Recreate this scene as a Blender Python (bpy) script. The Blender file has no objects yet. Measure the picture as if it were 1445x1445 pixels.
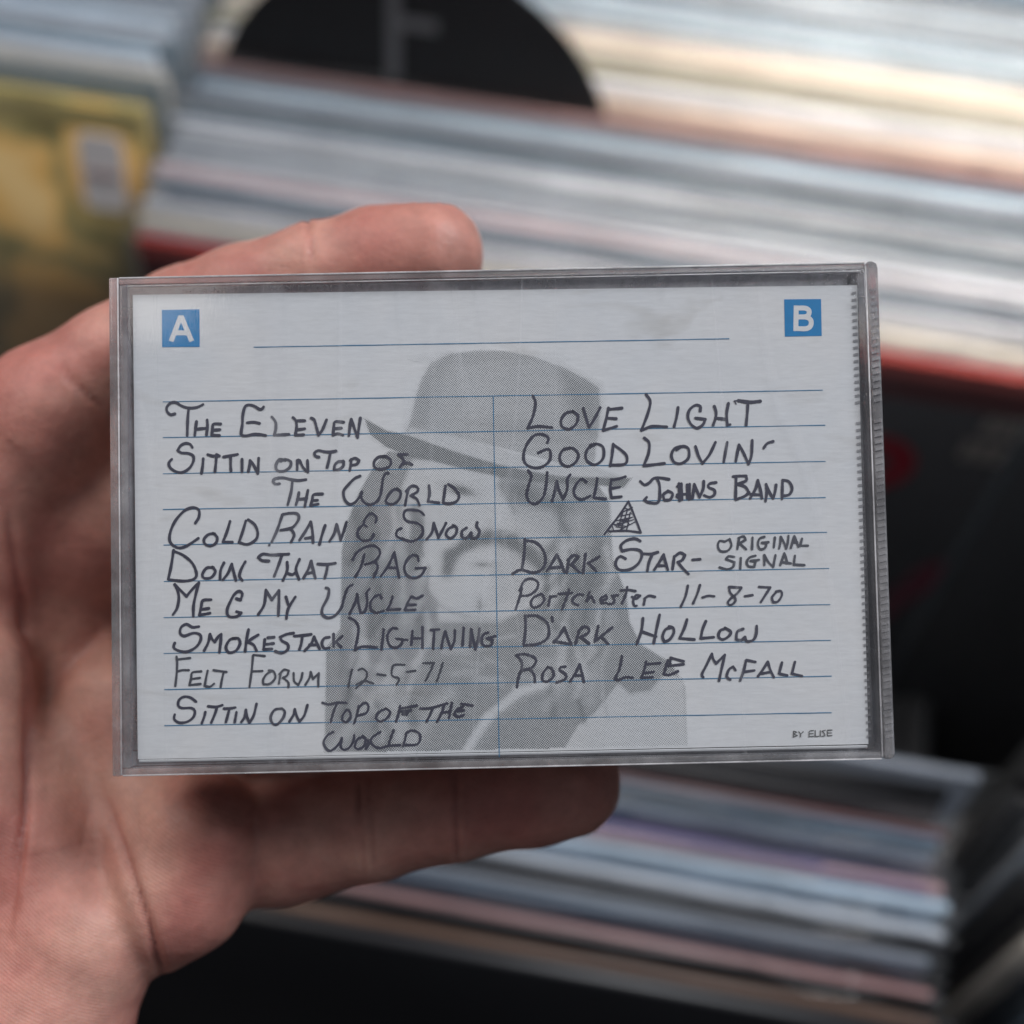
import bpy, bmesh, math, random
import numpy as np
from mathutils import Matrix, Vector

scene = bpy.context.scene
COL = scene.collection
R = math.radians

# ------------------------------------------------------------------ camera
cam_d = bpy.data.cameras.new('camera')
cam_o = bpy.data.objects.new('camera', cam_d)
COL.objects.link(cam_o)
CAM = (Matrix.Translation((0, 0, 1.4)) @ Matrix.Rotation(R(7), 4, 'Z')
       @ Matrix.Rotation(R(90 - 67), 4, 'X') @ Matrix.Rotation(R(3), 4, 'Z'))
cam_o.matrix_world = CAM
cam_d.sensor_width = 36
cam_d.angle = R(45)
cam_d.clip_start = 0.01
cam_d.clip_end = 50
cam_d.dof.use_dof = True
cam_d.dof.focus_distance = 0.1745
cam_d.dof.aperture_fstop = 7.8
scene.camera = cam_o

# ------------------------------------------------------------------ world and lamps
world = bpy.data.worlds.new('World')
scene.world = world
world.use_nodes = True
wb = world.node_tree.nodes['Background']
wb.inputs[0].default_value = (0.74, 0.79, 0.88, 1)
wb.inputs[1].default_value = 0.13

def area_lamp(name, loc, target, size, sizey, power, col):
    d = bpy.data.lights.new(name, 'AREA')
    d.shape = 'RECTANGLE'
    d.size = size
    d.size_y = sizey
    d.energy = power
    d.color = col
    o = bpy.data.objects.new(name, d)
    COL.objects.link(o)
    o.location = loc
    o.rotation_euler = (Vector(target) - Vector(loc)).to_track_quat('-Z', 'Y').to_euler()
    return o
area_lamp('window_light', (0.95, 0.95, 2.55), (0.0, 0.08, 1.15), 0.8, 0.8, 30, (0.92, 0.95, 1.0))
area_lamp('shop_lamp_light', (0.26, 0.62, 1.70), (0.15, 0.41, 1.03), 0.3, 0.2, 1.15, (1.0, 0.84, 0.66)).data.spread = R(44)
area_lamp('side_fill_light', (-0.95, 0.7, 2.45), (-0.3, 0.2, 1.1), 1.1, 1.1, 14, (1.0, 0.95, 0.9))  # added fill for the left cover and palm, no known window there

scene.view_settings.view_transform = 'Standard'
scene.view_settings.look = 'None'
scene.view_settings.exposure = 0
scene.view_settings.gamma = 1
scene.cycles.max_bounces = 10
scene.cycles.transparent_max_bounces = 24
scene.cycles.transmission_bounces = 10
scene.cycles.caustics_refractive = False
scene.cycles.caustics_reflective = False

# ------------------------------------------------------------------ helpers
def tag(o, label=None, cat=None, group=None, kind=None):
    if label: o['label'] = label
    if cat: o['category'] = cat
    if group: o['group'] = group
    if kind: o['kind'] = kind
    return o

def empty(name, mat, label, cat, group=None):
    o = bpy.data.objects.new(name, None)
    COL.objects.link(o)
    o.empty_display_size = 0.02
    o.matrix_world = mat
    return tag(o, label, cat, group)

def link(name, me, mat=None, parent=None):
    o = bpy.data.objects.new(name, me)
    COL.objects.link(o)
    if mat is not None and not me.materials:
        me.materials.append(mat)
    if parent is not None:
        o.parent = parent
    return o

def mesh(name, v, f):
    me = bpy.data.meshes.new(name)
    me.from_pydata([tuple(p) for p in v], [], [tuple(q) for q in f])
    me.update()
    return me

def box_mesh(name, lo, hi, bev=0.0, seg=2):
    bm = bmesh.new()
    bmesh.ops.create_cube(bm, size=1)
    for v in bm.verts:
        v.co = Vector([(lo[i] + hi[i]) / 2 + v.co[i] * (hi[i] - lo[i]) for i in range(3)])
    if bev:
        bmesh.ops.bevel(bm, geom=bm.edges[:], offset=bev, segments=seg, affect='EDGES', profile=0.6)
    me = bpy.data.meshes.new(name)
    bm.to_mesh(me)
    bm.free()
    if bev:
        for p in me.polygons: p.use_smooth = True
        me.set_sharp_from_angle(angle=R(50))
    return me

def mat_new(name):
    m = bpy.data.materials.new(name)
    m.use_nodes = True
    nt = m.node_tree
    b = nt.nodes['Principled BSDF']
    return m, nt, b

def N(nt, t, **kw):
    n = nt.nodes.new(t)
    for k, v in kw.items():
        if k.startswith('i_'):
            n.inputs[k[2:].replace('_', ' ')].default_value = v
        else:
            setattr(n, k, v)
    return n

def schlick(nt):
    lw = N(nt, 'ShaderNodeLayerWeight', i_Blend=0.5)
    p = N(nt, 'ShaderNodeMath', operation='POWER'); p.inputs[1].default_value = 5
    nt.links.new(lw.outputs['Facing'], p.inputs[0])
    q = N(nt, 'ShaderNodeMath', operation='MULTIPLY_ADD'); q.inputs[1].default_value = 0.94; q.inputs[2].default_value = 0.04
    nt.links.new(p.outputs[0], q.inputs[0])
    return q

def simple(name, col, rough=0.5, spec=0.5, noise=0.0, scale=60.0, coat=0.0):
    m, nt, b = mat_new(name)
    b.inputs['Base Color'].default_value = (*col, 1)
    b.inputs['Roughness'].default_value = rough
    b.inputs['Specular IOR Level'].default_value = spec
    b.inputs['Coat Weight'].default_value = coat
    if noise:
        tc = N(nt, 'ShaderNodeTexCoord')
        no = N(nt, 'ShaderNodeTexNoise', i_Scale=scale, i_Detail=5.0)
        nt.links.new(tc.outputs['Object'], no.inputs['Vector'])
        mx = N(nt, 'ShaderNodeMix', data_type='RGBA')
        mx.inputs['A'].default_value = (*[c * (1 - noise) for c in col], 1)
        mx.inputs['B'].default_value = (*[min(1, c * (1 + noise)) for c in col], 1)
        nt.links.new(no.outputs['Fac'], mx.inputs['Factor'])
        nt.links.new(mx.outputs['Result'], b.inputs['Base Color'])
    return m

# ------------------------------------------------------------------ where the case is held (in front of the lens)
PX = 722.5 / math.tan(R(22.5))
POSE_R = (Matrix.Rotation(0.0215876711, 3, 'Z') @ Matrix.Rotation(0.00365283855, 3, 'Y')
          @ Matrix.Rotation(-0.0447228055, 3, 'X'))
POSE = Matrix.Translation((-0.0018077, -0.00062584, -0.173333)) @ POSE_R.to_4x4()
CASE = CAM @ POSE
_Rn = np.array(POSE_R)
_Tn = np.array([-1.80767, -0.62584, -173.333])

def on_plane(px, py, z):
    """photo pixel -> millimetres on the case's plane z (x right, y up, z towards the viewer)"""
    d = _Rn.T @ np.array([(px - 722.5) / PX, -(py - 722.5) / PX, -1.0])
    o = _Rn.T @ (-_Tn)
    t = (z - o[2]) / d[2]
    return o + t * d

def to_photo(P):
    X = P @ _Rn.T + _Tn
    return 722.5 + PX * X[:, 0] / -X[:, 2], 722.5 - PX * X[:, 1] / -X[:, 2]

# ------------------------------------------------------------------ materials
def plastic_thin(name, tint, haze, rough, bump=True):
    """thin clear polystyrene sheet: see-through with a fresnel gloss, scratches and a little haze"""
    m, nt, b = mat_new(name)
    out = nt.nodes['Material Output']
    nt.nodes.remove(b)
    tr = N(nt, 'ShaderNodeBsdfTransparent'); tr.inputs[0].default_value = (*tint, 1)
    gl = N(nt, 'ShaderNodeBsdfGlossy', i_Roughness=rough)
    df = N(nt, 'ShaderNodeBsdfDiffuse'); df.inputs[0].default_value = (0.75, 0.76, 0.8, 1)
    fr = schlick(nt)
    tc = N(nt, 'ShaderNodeTexCoord')
    mp = N(nt, 'ShaderNodeMapping'); mp.inputs['Scale'].default_value = (400, 60, 1); mp.inputs['Rotation'].default_value = (0, 0, 0.5)
    n1 = N(nt, 'ShaderNodeTexNoise', i_Scale=9.0, i_Detail=6.0)
    n2 = N(nt, 'ShaderNodeTexNoise', i_Scale=35.0, i_Detail=4.0)
    nt.links.new(tc.outputs['Object'], mp.inputs[0]); nt.links.new(mp.outputs[0], n1.inputs['Vector'])
    nt.links.new(tc.outputs['Object'], n2.inputs['Vector'])
    bp = N(nt, 'ShaderNodeBump', i_Strength=0.12, i_Distance=0.0001)
    nt.links.new(n1.outputs['Fac'], bp.inputs['Height'])
    nt.links.new(bp.outputs[0], gl.inputs['Normal'])
    mr = N(nt, 'ShaderNodeMapRange'); mr.inputs[1].default_value = 0.35; mr.inputs[2].default_value = 0.75
    mr.inputs[3].default_value = haze * 0.5; mr.inputs[4].default_value = haze * 1.6
    nt.links.new(n2.outputs['Fac'], mr.inputs[0])
    m1 = N(nt, 'ShaderNodeMixShader'); m2 = N(nt, 'ShaderNodeMixShader')
    # hairline scratches
    tot = mr
    for ang, sc, off in ((0.3, 38, 0.0), (1.35, 30, 3.1), (-0.5, 46, 7.7)):
        mq = N(nt, 'ShaderNodeMapping'); mq.inputs['Scale'].default_value = (1, 0.07, 1); mq.inputs['Rotation'].default_value = (0, 0, ang); mq.inputs['Location'].default_value = (off, off, 0)
        nq = N(nt, 'ShaderNodeTexNoise', i_Scale=float(sc), i_Detail=1.0)
        nt.links.new(tc.outputs['Object'], mq.inputs[0]); nt.links.new(mq.outputs[0], nq.inputs['Vector'])
        s1 = N(nt, 'ShaderNodeMath', operation='SUBTRACT'); s1.inputs[1].default_value = 0.5; nt.links.new(nq.outputs['Fac'], s1.inputs[0])
        s2 = N(nt, 'ShaderNodeMath', operation='ABSOLUTE'); nt.links.new(s1.outputs[0], s2.inputs[0])
        s3 = N(nt, 'ShaderNodeMapRange'); s3.inputs[1].default_value = 0.0; s3.inputs[2].default_value = 0.004; s3.inputs[3].default_value = 0.13; s3.inputs[4].default_value = 0.0
        nt.links.new(s2.outputs[0], s3.inputs[0])
        s4 = N(nt, 'ShaderNodeMath', operation='MULTIPLY'); nt.links.new(s3.outputs[0], s4.inputs[0]); nt.links.new(n2.outputs['Fac'], s4.inputs[1])
        s5 = N(nt, 'ShaderNodeMath', operation='ADD'); nt.links.new(tot.outputs[0], s5.inputs[0]); nt.links.new(s4.outputs[0], s5.inputs[1])
        tot = s5
    nt.links.new(tot.outputs[0], m1.inputs[0]); nt.links.new(tr.outputs[0], m1.inputs[1]); nt.links.new(df.outputs[0], m1.inputs[2])
    nt.links.new(fr.outputs[0], m2.inputs[0]); nt.links.new(m1.outputs[0], m2.inputs[1]); nt.links.new(gl.outputs[0], m2.inputs[2])
    nt.links.new(m2.outputs[0], out.inputs[0])
    return m

def plastic_bar(name, haze=0.14):
    """thick clear polystyrene: refracting, slightly milky, scuffed"""
    m, nt, b = mat_new(name)
    out = nt.nodes['Material Output']
    b.inputs['Base Color'].default_value = (0.93, 0.93, 0.95, 1)
    b.inputs['Transmission Weight'].default_value = 1.0
    b.inputs['IOR'].default_value = 1.5
    tc = N(nt, 'ShaderNodeTexCoord')
    n1 = N(nt, 'ShaderNodeTexNoise', i_Scale=700.0, i_Detail=3.0)
    n2 = N(nt, 'ShaderNodeTexNoise', i_Scale=120.0, i_Detail=6.0, i_Roughness=0.7)
    nt.links.new(tc.outputs['Object'], n1.inputs['Vector']); nt.links.new(tc.outputs['Object'], n2.inputs['Vector'])
    mr = N(nt, 'ShaderNodeMapRange'); mr.inputs[3].default_value = 0.01; mr.inputs[4].default_value = 0.16
    nt.links.new(n2.outputs['Fac'], mr.inputs[0]); nt.links.new(mr.outputs[0], b.inputs['Roughness'])
    bp = N(nt, 'ShaderNodeBump', i_Strength=0.3, i_Distance=0.00005)
    nt.links.new(n1.outputs['Fac'], bp.inputs['Height']); nt.links.new(bp.outputs[0], b.inputs['Normal'])
    df = N(nt, 'ShaderNodeBsdfDiffuse'); df.inputs[0].default_value = (0.82, 0.80, 0.82, 1)
    tl = N(nt, 'ShaderNodeBsdfTransparent'); tl.inputs[0].default_value = (0.93, 0.93, 0.95, 1)
    m0 = N(nt, 'ShaderNodeMixShader'); m0.inputs[0].default_value = 0.4
    nt.links.new(b.outputs[0], m0.inputs[1]); nt.links.new(tl.outputs[0], m0.inputs[2])
    m1 = N(nt, 'ShaderNodeMixShader')
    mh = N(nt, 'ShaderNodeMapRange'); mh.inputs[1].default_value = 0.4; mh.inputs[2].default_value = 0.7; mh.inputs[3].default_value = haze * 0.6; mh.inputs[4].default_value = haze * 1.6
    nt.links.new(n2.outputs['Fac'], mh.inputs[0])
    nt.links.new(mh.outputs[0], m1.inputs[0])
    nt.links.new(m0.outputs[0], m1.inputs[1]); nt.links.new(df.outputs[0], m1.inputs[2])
    nt.links.new(m1.outputs[0], out.inputs[0])
    return m

def paper(name, halftone=False):
    m, nt, b = mat_new(name)
    b.inputs['Roughness'].default_value = 0.75
    b.inputs['Specular IOR Level'].default_value = 0.25
    tc = N(nt, 'ShaderNodeTexCoord')
    mp = N(nt, 'ShaderNodeMapping'); mp.inputs['Scale'].default_value = (1, 6, 1); mp.inputs['Rotation'].default_value = (0, 0, 0.12)
    fib = N(nt, 'ShaderNodeTexNoise', i_Scale=420.0, i_Detail=5.0, i_Roughness=0.6)
    nt.links.new(tc.outputs['Object'], mp.inputs[0]); nt.links.new(mp.outputs[0], fib.inputs['Vector'])
    blot = N(nt, 'ShaderNodeTexNoise', i_Scale=55.0, i_Detail=5.0, i_Distortion=0.6)
    nt.links.new(tc.outputs['Object'], blot.inputs['Vector'])
    cr = N(nt, 'ShaderNodeValToRGB')
    cr.color_ramp.elements[0].position = 0.35; cr.color_ramp.elements[0].color = (0.80, 0.81, 0.82, 1)
    cr.color_ramp.elements[1].position = 0.65; cr.color_ramp.elements[1].color = (0.85, 0.84, 0.83, 1)
    nt.links.new(blot.outputs['Fac'], cr.inputs[0])
    # handling smudges: few, soft, grey brown
    sm = N(nt, 'ShaderNodeTexNoise', i_Scale=75.0, i_Detail=3.0, i_Distortion=1.5)
    mp2 = N(nt, 'ShaderNodeMapping'); mp2.inputs['Scale'].default_value = (0.5, 1.6, 1); mp2.inputs['Location'].default_value = (0.31, 0.13, 0)
    nt.links.new(tc.outputs['Object'], mp2.inputs[0]); nt.links.new(mp2.outputs[0], sm.inputs['Vector'])
    smr = N(nt, 'ShaderNodeMapRange'); smr.inputs[1].default_value = 0.62; smr.inputs[2].default_value = 0.78; smr.inputs[4].default_value = 0.5
    nt.links.new(sm.outputs['Fac'], smr.inputs[0])
    mx0 = N(nt, 'ShaderNodeMix', data_type='RGBA'); mx0.inputs['B'].default_value = (0.5, 0.47, 0.42, 1)
    nt.links.new(smr.outputs[0], mx0.inputs['Factor']); nt.links.new(cr.outputs[0], mx0.inputs['A'])
    # fibre tone
    fm = N(nt, 'ShaderNodeMapRange'); fm.inputs[1].default_value = 0.3; fm.inputs[2].default_value = 0.7; fm.inputs[3].default_value = 0.94; fm.inputs[4].default_value = 1.04
    nt.links.new(fib.outputs['Fac'], fm.inputs[0])
    ml = N(nt, 'ShaderNodeMix', data_type='RGBA', blend_type='MULTIPLY'); ml.inputs['Factor'].default_value = 1
    nt.links.new(mx0.outputs['Result'], ml.inputs['A']); nt.links.new(fm.outputs[0], ml.inputs['B'])
    bp = N(nt, 'ShaderNodeBump', i_Strength=0.5, i_Distance=0.00004)
    nt.links.new(fib.outputs['Fac'], bp.inputs['Height']); nt.links.new(bp.outputs[0], b.inputs['Normal'])
    last = ml.outputs['Result']
    if halftone:
        at = N(nt, 'ShaderNodeAttribute', attribute_name='tone')
        mp3 = N(nt, 'ShaderNodeMapping'); mp3.inputs['Rotation'].default_value = (0, 0, R(38)); mp3.inputs['Scale'].default_value = (4050, 4050, 4050)
        nt.links.new(tc.outputs['Object'], mp3.inputs[0])
        sx = N(nt, 'ShaderNodeSeparateXYZ'); nt.links.new(mp3.outputs[0], sx.inputs[0])
        k = 2 * math.pi / 1.0
        def wave(sock):
            a = N(nt, 'ShaderNodeMath', operation='MULTIPLY'); a.inputs[1].default_value = k
            nt.links.new(sock, a.inputs[0])
            s = N(nt, 'ShaderNodeMath', operation='SINE'); nt.links.new(a.outputs[0], s.inputs[0])
            return s
        w1, w2 = wave(sx.outputs[0]), wave(sx.outputs[1])
        ad = N(nt, 'ShaderNodeMath', operation='ADD')
        nt.links.new(w1.outputs[0], ad.inputs[0]); nt.links.new(w2.outputs[0], ad.inputs[1])
        n01 = N(nt, 'ShaderNodeMapRange'); n01.inputs[1].default_value = -2; n01.inputs[2].default_value = 2
        nt.links.new(ad.outputs[0], n01.inputs[0])
        sb = N(nt, 'ShaderNodeMath', operation='SUBTRACT')          # dots grow with the tone
        nt.links.new(at.outputs['Fac'], sb.inputs[0]); nt.links.new(n01.outputs[0], sb.inputs[1])
        mr = N(nt, 'ShaderNodeMapRange'); mr.inputs[1].default_value = -0.12; mr.inputs[2].default_value = 0.12
        nt.links.new(sb.outputs[0], mr.inputs[0])
        mi = N(nt, 'ShaderNodeMix', data_type='RGBA'); mi.inputs['B'].default_value = (0.06, 0.072, 0.076, 1)
        nt.links.new(mr.outputs[0], mi.inputs['Factor']); nt.links.new(last, mi.inputs['A'])
        last = mi.outputs['Result']
    nt.links.new(last, b.inputs['Base Color'])
    return m

def ink(name, col, var=0.35):
    m, nt, b = mat_new(name)
    b.inputs['Roughness'].default_value = 0.5
    tc = N(nt, 'ShaderNodeTexCoord')
    no = N(nt, 'ShaderNodeTexNoise', i_Scale=900.0, i_Detail=4.0)
    nt.links.new(tc.outputs['Object'], no.inputs['Vector'])
    mx = N(nt, 'ShaderNodeMix', data_type='RGBA')
    mx.inputs['A'].default_value = (*[c * (1 - var) for c in col], 1)
    mx.inputs['B'].default_value = (*[c * (1 + var) for c in col], 1)
    nt.links.new(no.outputs['Fac'], mx.inputs['Factor']); nt.links.new(mx.outputs['Result'], b.inputs['Base Color'])
    return m

def skin():
    m, nt, b = mat_new('skin')
    b.inputs['Roughness'].default_value = 0.48
    b.inputs['Specular IOR Level'].default_value = 0.42
    b.inputs['Subsurface Weight'].default_value = 0.35
    b.inputs['Subsurface Radius'].default_value = (1.0, 0.35, 0.2)
    b.inputs['Subsurface Scale'].default_value = 0.0035
    tc = N(nt, 'ShaderNodeTexCoord')
    # blood mottling
    n1 = N(nt, 'ShaderNodeTexNoise', i_Scale=45.0, i_Detail=4.0, i_Distortion=0.4)
    n2 = N(nt, 'ShaderNodeTexNoise', i_Scale=260.0, i_Detail=5.0, i_Roughness=0.65)
    nt.links.new(tc.outputs['Object'], n1.inputs['Vector']); nt.links.new(tc.outputs['Object'], n2.inputs['Vector'])
    cr = N(nt, 'ShaderNodeValToRGB')
    cr.color_ramp.elements[0].position = 0.36; cr.color_ramp.elements[0].color = (0.50, 0.20, 0.165, 1)
    cr.color_ramp.elements[1].position = 0.66; cr.color_ramp.elements[1].color = (0.645, 0.345, 0.275, 1)
    nt.links.new(n1.outputs['Fac'], cr.inputs[0])
    at = N(nt, 'ShaderNodeAttribute', attribute_name='flush')
    mf = N(nt, 'ShaderNodeMix', data_type='RGBA'); mf.inputs['B'].default_value = (0.46, 0.15, 0.125, 1)
    nt.links.new(at.outputs['Fac'], mf.inputs['Factor']); nt.links.new(cr.outputs[0], mf.inputs['A'])
    mm = N(nt, 'ShaderNodeMapRange'); mm.inputs[1].default_value = 0.3; mm.inputs[2].default_value = 0.7; mm.inputs[3].default_value = 0.86; mm.inputs[4].default_value = 1.12
    nt.links.new(n2.outputs['Fac'], mm.inputs[0])
    ml = N(nt, 'ShaderNodeMix', data_type='RGBA', blend_type='MULTIPLY'); ml.inputs['Factor'].default_value = 1
    nt.links.new(mf.outputs['Result'], ml.inputs['A']); nt.links.new(mm.outputs[0], ml.inputs['B'])
    nt.links.new(ml.outputs['Result'], b.inputs['Base Color'])
    # friction ridges that wander over the palm and fingers
    rd = N(nt, 'ShaderNodeAttribute', attribute_name='ridge')
    mu = N(nt, 'ShaderNodeMath', operation='MULTIPLY'); mu.inputs[1].default_value = 2 * math.pi / 0.52
    nd = N(nt, 'ShaderNodeTexNoise', i_Scale=75.0, i_Detail=2.0)
    nt.links.new(tc.outputs['Object'], nd.inputs['Vector'])
    ns = N(nt, 'ShaderNodeMath', operation='MULTIPLY'); ns.inputs[1].default_value = 15.0
    nt.links.new(nd.outputs['Fac'], ns.inputs[0])
    nt.links.new(rd.outputs['Fac'], mu.inputs[0])
    aa = N(nt, 'ShaderNodeMath', operation='ADD'); nt.links.new(mu.outputs[0], aa.inputs[0]); nt.links.new(ns.outputs[0], aa.inputs[1])
    si = N(nt, 'ShaderNodeMath', operation='SINE'); nt.links.new(aa.outputs[0], si.inputs[0])
    fade = N(nt, 'ShaderNodeTexNoise', i_Scale=190.0, i_Detail=3.0)
    nt.links.new(tc.outputs['Object'], fade.inputs['Vector'])
    sf = N(nt, 'ShaderNodeMath', operation='MULTIPLY'); nt.links.new(si.outputs[0], sf.inputs[0]); nt.links.new(fade.outputs['Fac'], sf.inputs[1])
    b1 = N(nt, 'ShaderNodeBump', i_Strength=0.27, i_Distance=0.00006)
    nt.links.new(sf.outputs[0], b1.inputs['Height'])
    vo = N(nt, 'ShaderNodeTexVoronoi', i_Scale=900.0); vo.feature = 'DISTANCE_TO_EDGE'
    mpv = N(nt, 'ShaderNodeMapping'); mpv.inputs['Scale'].default_value = (1, 0.45, 1); mpv.inputs['Rotation'].default_value = (0, 0, 0.7)
    nt.links.new(tc.outputs['Object'], mpv.inputs[0]); nt.links.new(mpv.outputs[0], vo.inputs['Vector'])
    b2 = N(nt, 'ShaderNodeBump', i_Strength=0.35, i_Distance=0.0001)
    nt.links.new(vo.outputs['Distance'], b2.inputs['Height']); nt.links.new(b1.outputs[0], b2.inputs['Normal'])
    b3 = N(nt, 'ShaderNodeBump', i_Strength=0.5, i_Distance=0.0006)
    nt.links.new(n2.outputs['Fac'], b3.inputs['Height']); nt.links.new(b2.outputs[0], b3.inputs['Normal'])
    nt.links.new(b3.outputs[0], b.inputs['Normal'])
    return m

M_THIN = plastic_thin('clear_plastic_sheet', (0.97, 0.975, 0.985), 0.02, 0.06)
M_BAR = plastic_bar('clear_plastic_edge', 0.19)
M_EDGE_LIGHT = plastic_bar('edge_highlight_plastic', 0.55)  # extra milky, so the edge strips read as bright highlights
M_LEDGE = plastic_bar('frosted_plastic_ledge', 0.38)
M_PAPER = paper('card_paper')
M_HALF = paper('halftone_print', True)
M_PEN = ink('felt_pen_ink', (0.044, 0.043, 0.072))
M_PEN2 = ink('faded_pen_ink', (0.065, 0.068, 0.088))
M_BLUE = ink('blue_rule_ink', (0.05, 0.21, 0.38), 0.3)
M_SQ = ink('blue_square_ink', (0.0, 0.235, 0.55), 0.12)
M_TINY = ink('grey_print_ink', (0.12, 0.12, 0.12))
M_SKIN = skin()
# ------------------------------------------------------------------ cassette case
MM = 0.001
case = empty('cassette_case', CASE, 'clear scuffed plastic cassette case held in the hand, a handwritten song card inside', 'cassette case')

def part_box(name, lo, hi, bev, mat, parent, seg=2):
    return link(name, box_mesh(name, [a * MM for a in lo], [a * MM for a in hi], bev * MM, seg), mat, parent)

# lid: front sheet, three walls, the two ears at the right; inside it the tray
part_box('front_panel', (-51.9, -33.9, -1.1), (52.5, 33.9, 0.0), 0.12, M_THIN, case)
lid = part_box('lid_wall', (-53.1, 33.95, -15.6), (52.6, 35.0, -0.05), 0.28, M_BAR, case)      # top
part_box('lid_wall', (-53.1, -35.0, -15.6), (52.6, -33.95, -0.05), 0.28, M_BAR, case)          # bottom
part_box('lid_wall', (-54.5, -35.0, -15.6), (-53.15, 35.0, -0.02), 0.32, M_BAR, case)          # left
part_box('lid_lip', (-53.1, -33.9, -1.5), (-51.95, 33.9, -0.15), 0.2, M_BAR, case)
part_box('tray_wall', (-52.2, 30.9, -16.5), (49.6, 32.0, -2.5), 0.22, M_BAR, case)
part_box('tray_wall', (-52.2, -32.6, -16.5), (49.6, -31.5, -2.5), 0.22, M_BAR, case)
part_box('tray_wall', (-52.2, -31.4, -16.5), (-51.1, 30.8, -2.5), 0.22, M_BAR, case)
part_box('tray_wall', (50.9, -33.8, -16.5), (51.9, 33.8, -1.4), 0.25, M_BAR, case)
part_box('added_ledge', (-53.0, 31.0, -2.3), (50.5, 33.85, -1.75), 0.2, M_LEDGE, case)  # ledges added to lighten the dark gap round the card
part_box('added_ledge', (-53.0, -33.85, -2.3), (50.5, -31.8, -1.75), 0.2, M_LEDGE, case)
part_box('added_ledge', (-53.0, -31.7, -2.3), (-50.4, 30.9, -1.8), 0.2, M_LEDGE, case)
part_box('added_ledge', (49.0, -31.7, -2.3), (50.8, 30.9, -1.8), 0.2, M_LEDGE, case)
part_box('back_panel', (-53.0, -34.4, -17.2), (52.4, 34.4, -16.6), 0.15, M_THIN, case)

# hinge ear: rounded bar down the right edge with a knurled inner strip
def ear():
    bm = bmesh.new()
    prof = [(52.7, -16.0), (52.7, -0.25), (53.0, 0.0), (54.0, 0.0), (54.4, -0.25), (54.5, -0.7), (54.5, -16.0)]
    ys = [(-35.0, 0.5), (-34.75, 0.85), (-34.3, 1.0), (34.1, 1.0), (34.8, 0.85), (35.15, 0.45)]
    rings = []
    for y, s in ys:
        rings.append([bm.verts.new(((53.6 + (x - 53.6) * s) * MM, y * MM, (z if z < -10 else z * 1 - (1 - s) * 1.0) * MM)) for x, z in prof])
    for a, b_ in zip(rings, rings[1:]):
        for i in range(len(prof)):
            j = (i + 1) % len(prof)
            bm.faces.new((a[i], a[j], b_[j], b_[i]))
    bm.faces.new(rings[0][::-1]); bm.faces.new(rings[-1])
    bmesh.ops.recalc_face_normals(bm, faces=bm.faces[:])
    me = bpy.data.meshes.new('hinge_ear'); bm.to_mesh(me); bm.free()
    return me
link('hinge_ear', ear(), M_BAR, case)
v, f = [], []
rnd = random.Random(5)
def slab(v, f, x0, x1, y0, y1, z0, z1, sk=0.0):
    n = len(v)
    for z in (z0, z1):
        v += [(x0 * MM, y0 * MM, z * MM), (x1 * MM, (y0 + sk) * MM, z * MM), (x1 * MM, (y1 + sk) * MM, z * MM), (x0 * MM, y1 * MM, z * MM)]
    f += [(n, n + 3, n + 2, n + 1), (n + 4, n + 5, n + 6, n + 7), (n, n + 1, n + 5, n + 4), (n + 1, n + 2, n + 6, n + 5), (n + 2, n + 3, n + 7, n + 6), (n + 3, n, n + 4, n + 7)]
y = 30.6
while y > -33:
    h = 0.42
    if not (14 > y > 12.6):
        slab(v, f, 53.05, 54.15, y, y + h, 0.01, 0.2 if y > 8 else 0.1, 0.22)
        slab(v, f, 50.9, 51.5, y, y + h * .8, -1.38, -1.2, 0.1)
    y -= 0.98
tag(link('knurled_ridge', mesh('knurled_ridge', v, f), M_BAR, case), kind='stuff')
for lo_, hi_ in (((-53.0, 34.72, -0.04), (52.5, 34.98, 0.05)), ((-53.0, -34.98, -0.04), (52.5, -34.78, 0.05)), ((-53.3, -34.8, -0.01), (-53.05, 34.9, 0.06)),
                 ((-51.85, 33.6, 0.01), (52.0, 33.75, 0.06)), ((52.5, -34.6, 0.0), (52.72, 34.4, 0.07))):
    part_box('edge_highlight', lo_, hi_, 0.03, M_EDGE_LIGHT, case, 1)  # pale strips put in for the light caught along the case's edges
# latch nubs and small mould marks seen in the rims
part_box('mould_mark', (51.3, 29.9, 0.01), (52.4, 30.1, 0.06), 0.03, M_BAR, case, 1)
part_box('mould_mark', (-53.05, -9.6, -2.4), (-52.3, -8.6, -1.7), 0.05, M_BAR, case, 1)

# ------------------------------------------------------------------ song card inside the case
card = empty('song_card', CASE, 'white ruled card with pen-written song titles and a grey portrait, inside the clear case', 'song card')
ZC = -1.32
_c = [on_plane(*q, ZC) for q in ((187.3, 416), (1209.5, 402.5), (1225.5, 1050), (194.5, 1071.5))]
def card_mesh():
    n, m = 24, 16
    v, f = [], []
    for s, top in ((0, 0), (1, -0.26)):
        for j in range(m + 1):
            for i in range(n + 1):
                a, b_ = i / n, j / m
                p = (_c[0] * (1 - a) + _c[1] * a) * (1 - b_) + (_c[3] * (1 - a) + _c[2] * a) * b_
                v.append((p[0] * MM, p[1] * MM, (ZC + top) * MM))
    W = n + 1
    o = W * (m + 1)
    for j in range(m):
        for i in range(n):
            q = j * W + i
            f.append((q, q + W, q + W + 1, q + 1)); f.append((o + q, o + q + 1, o + q + W + 1, o + q + W))
    for i in range(n):
        f.append((i, i + 1, o + i + 1, o + i)); q = m * W + i; f.append((q + 1, q, o + q, o + q + 1))
    for j in range(m):
        q = j * W; f.append((q + W, q, o + q, o + q + W)); q += n; f.append((q, q + W, o + q + W, o + q))
    return mesh('card_front', v, f)
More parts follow.
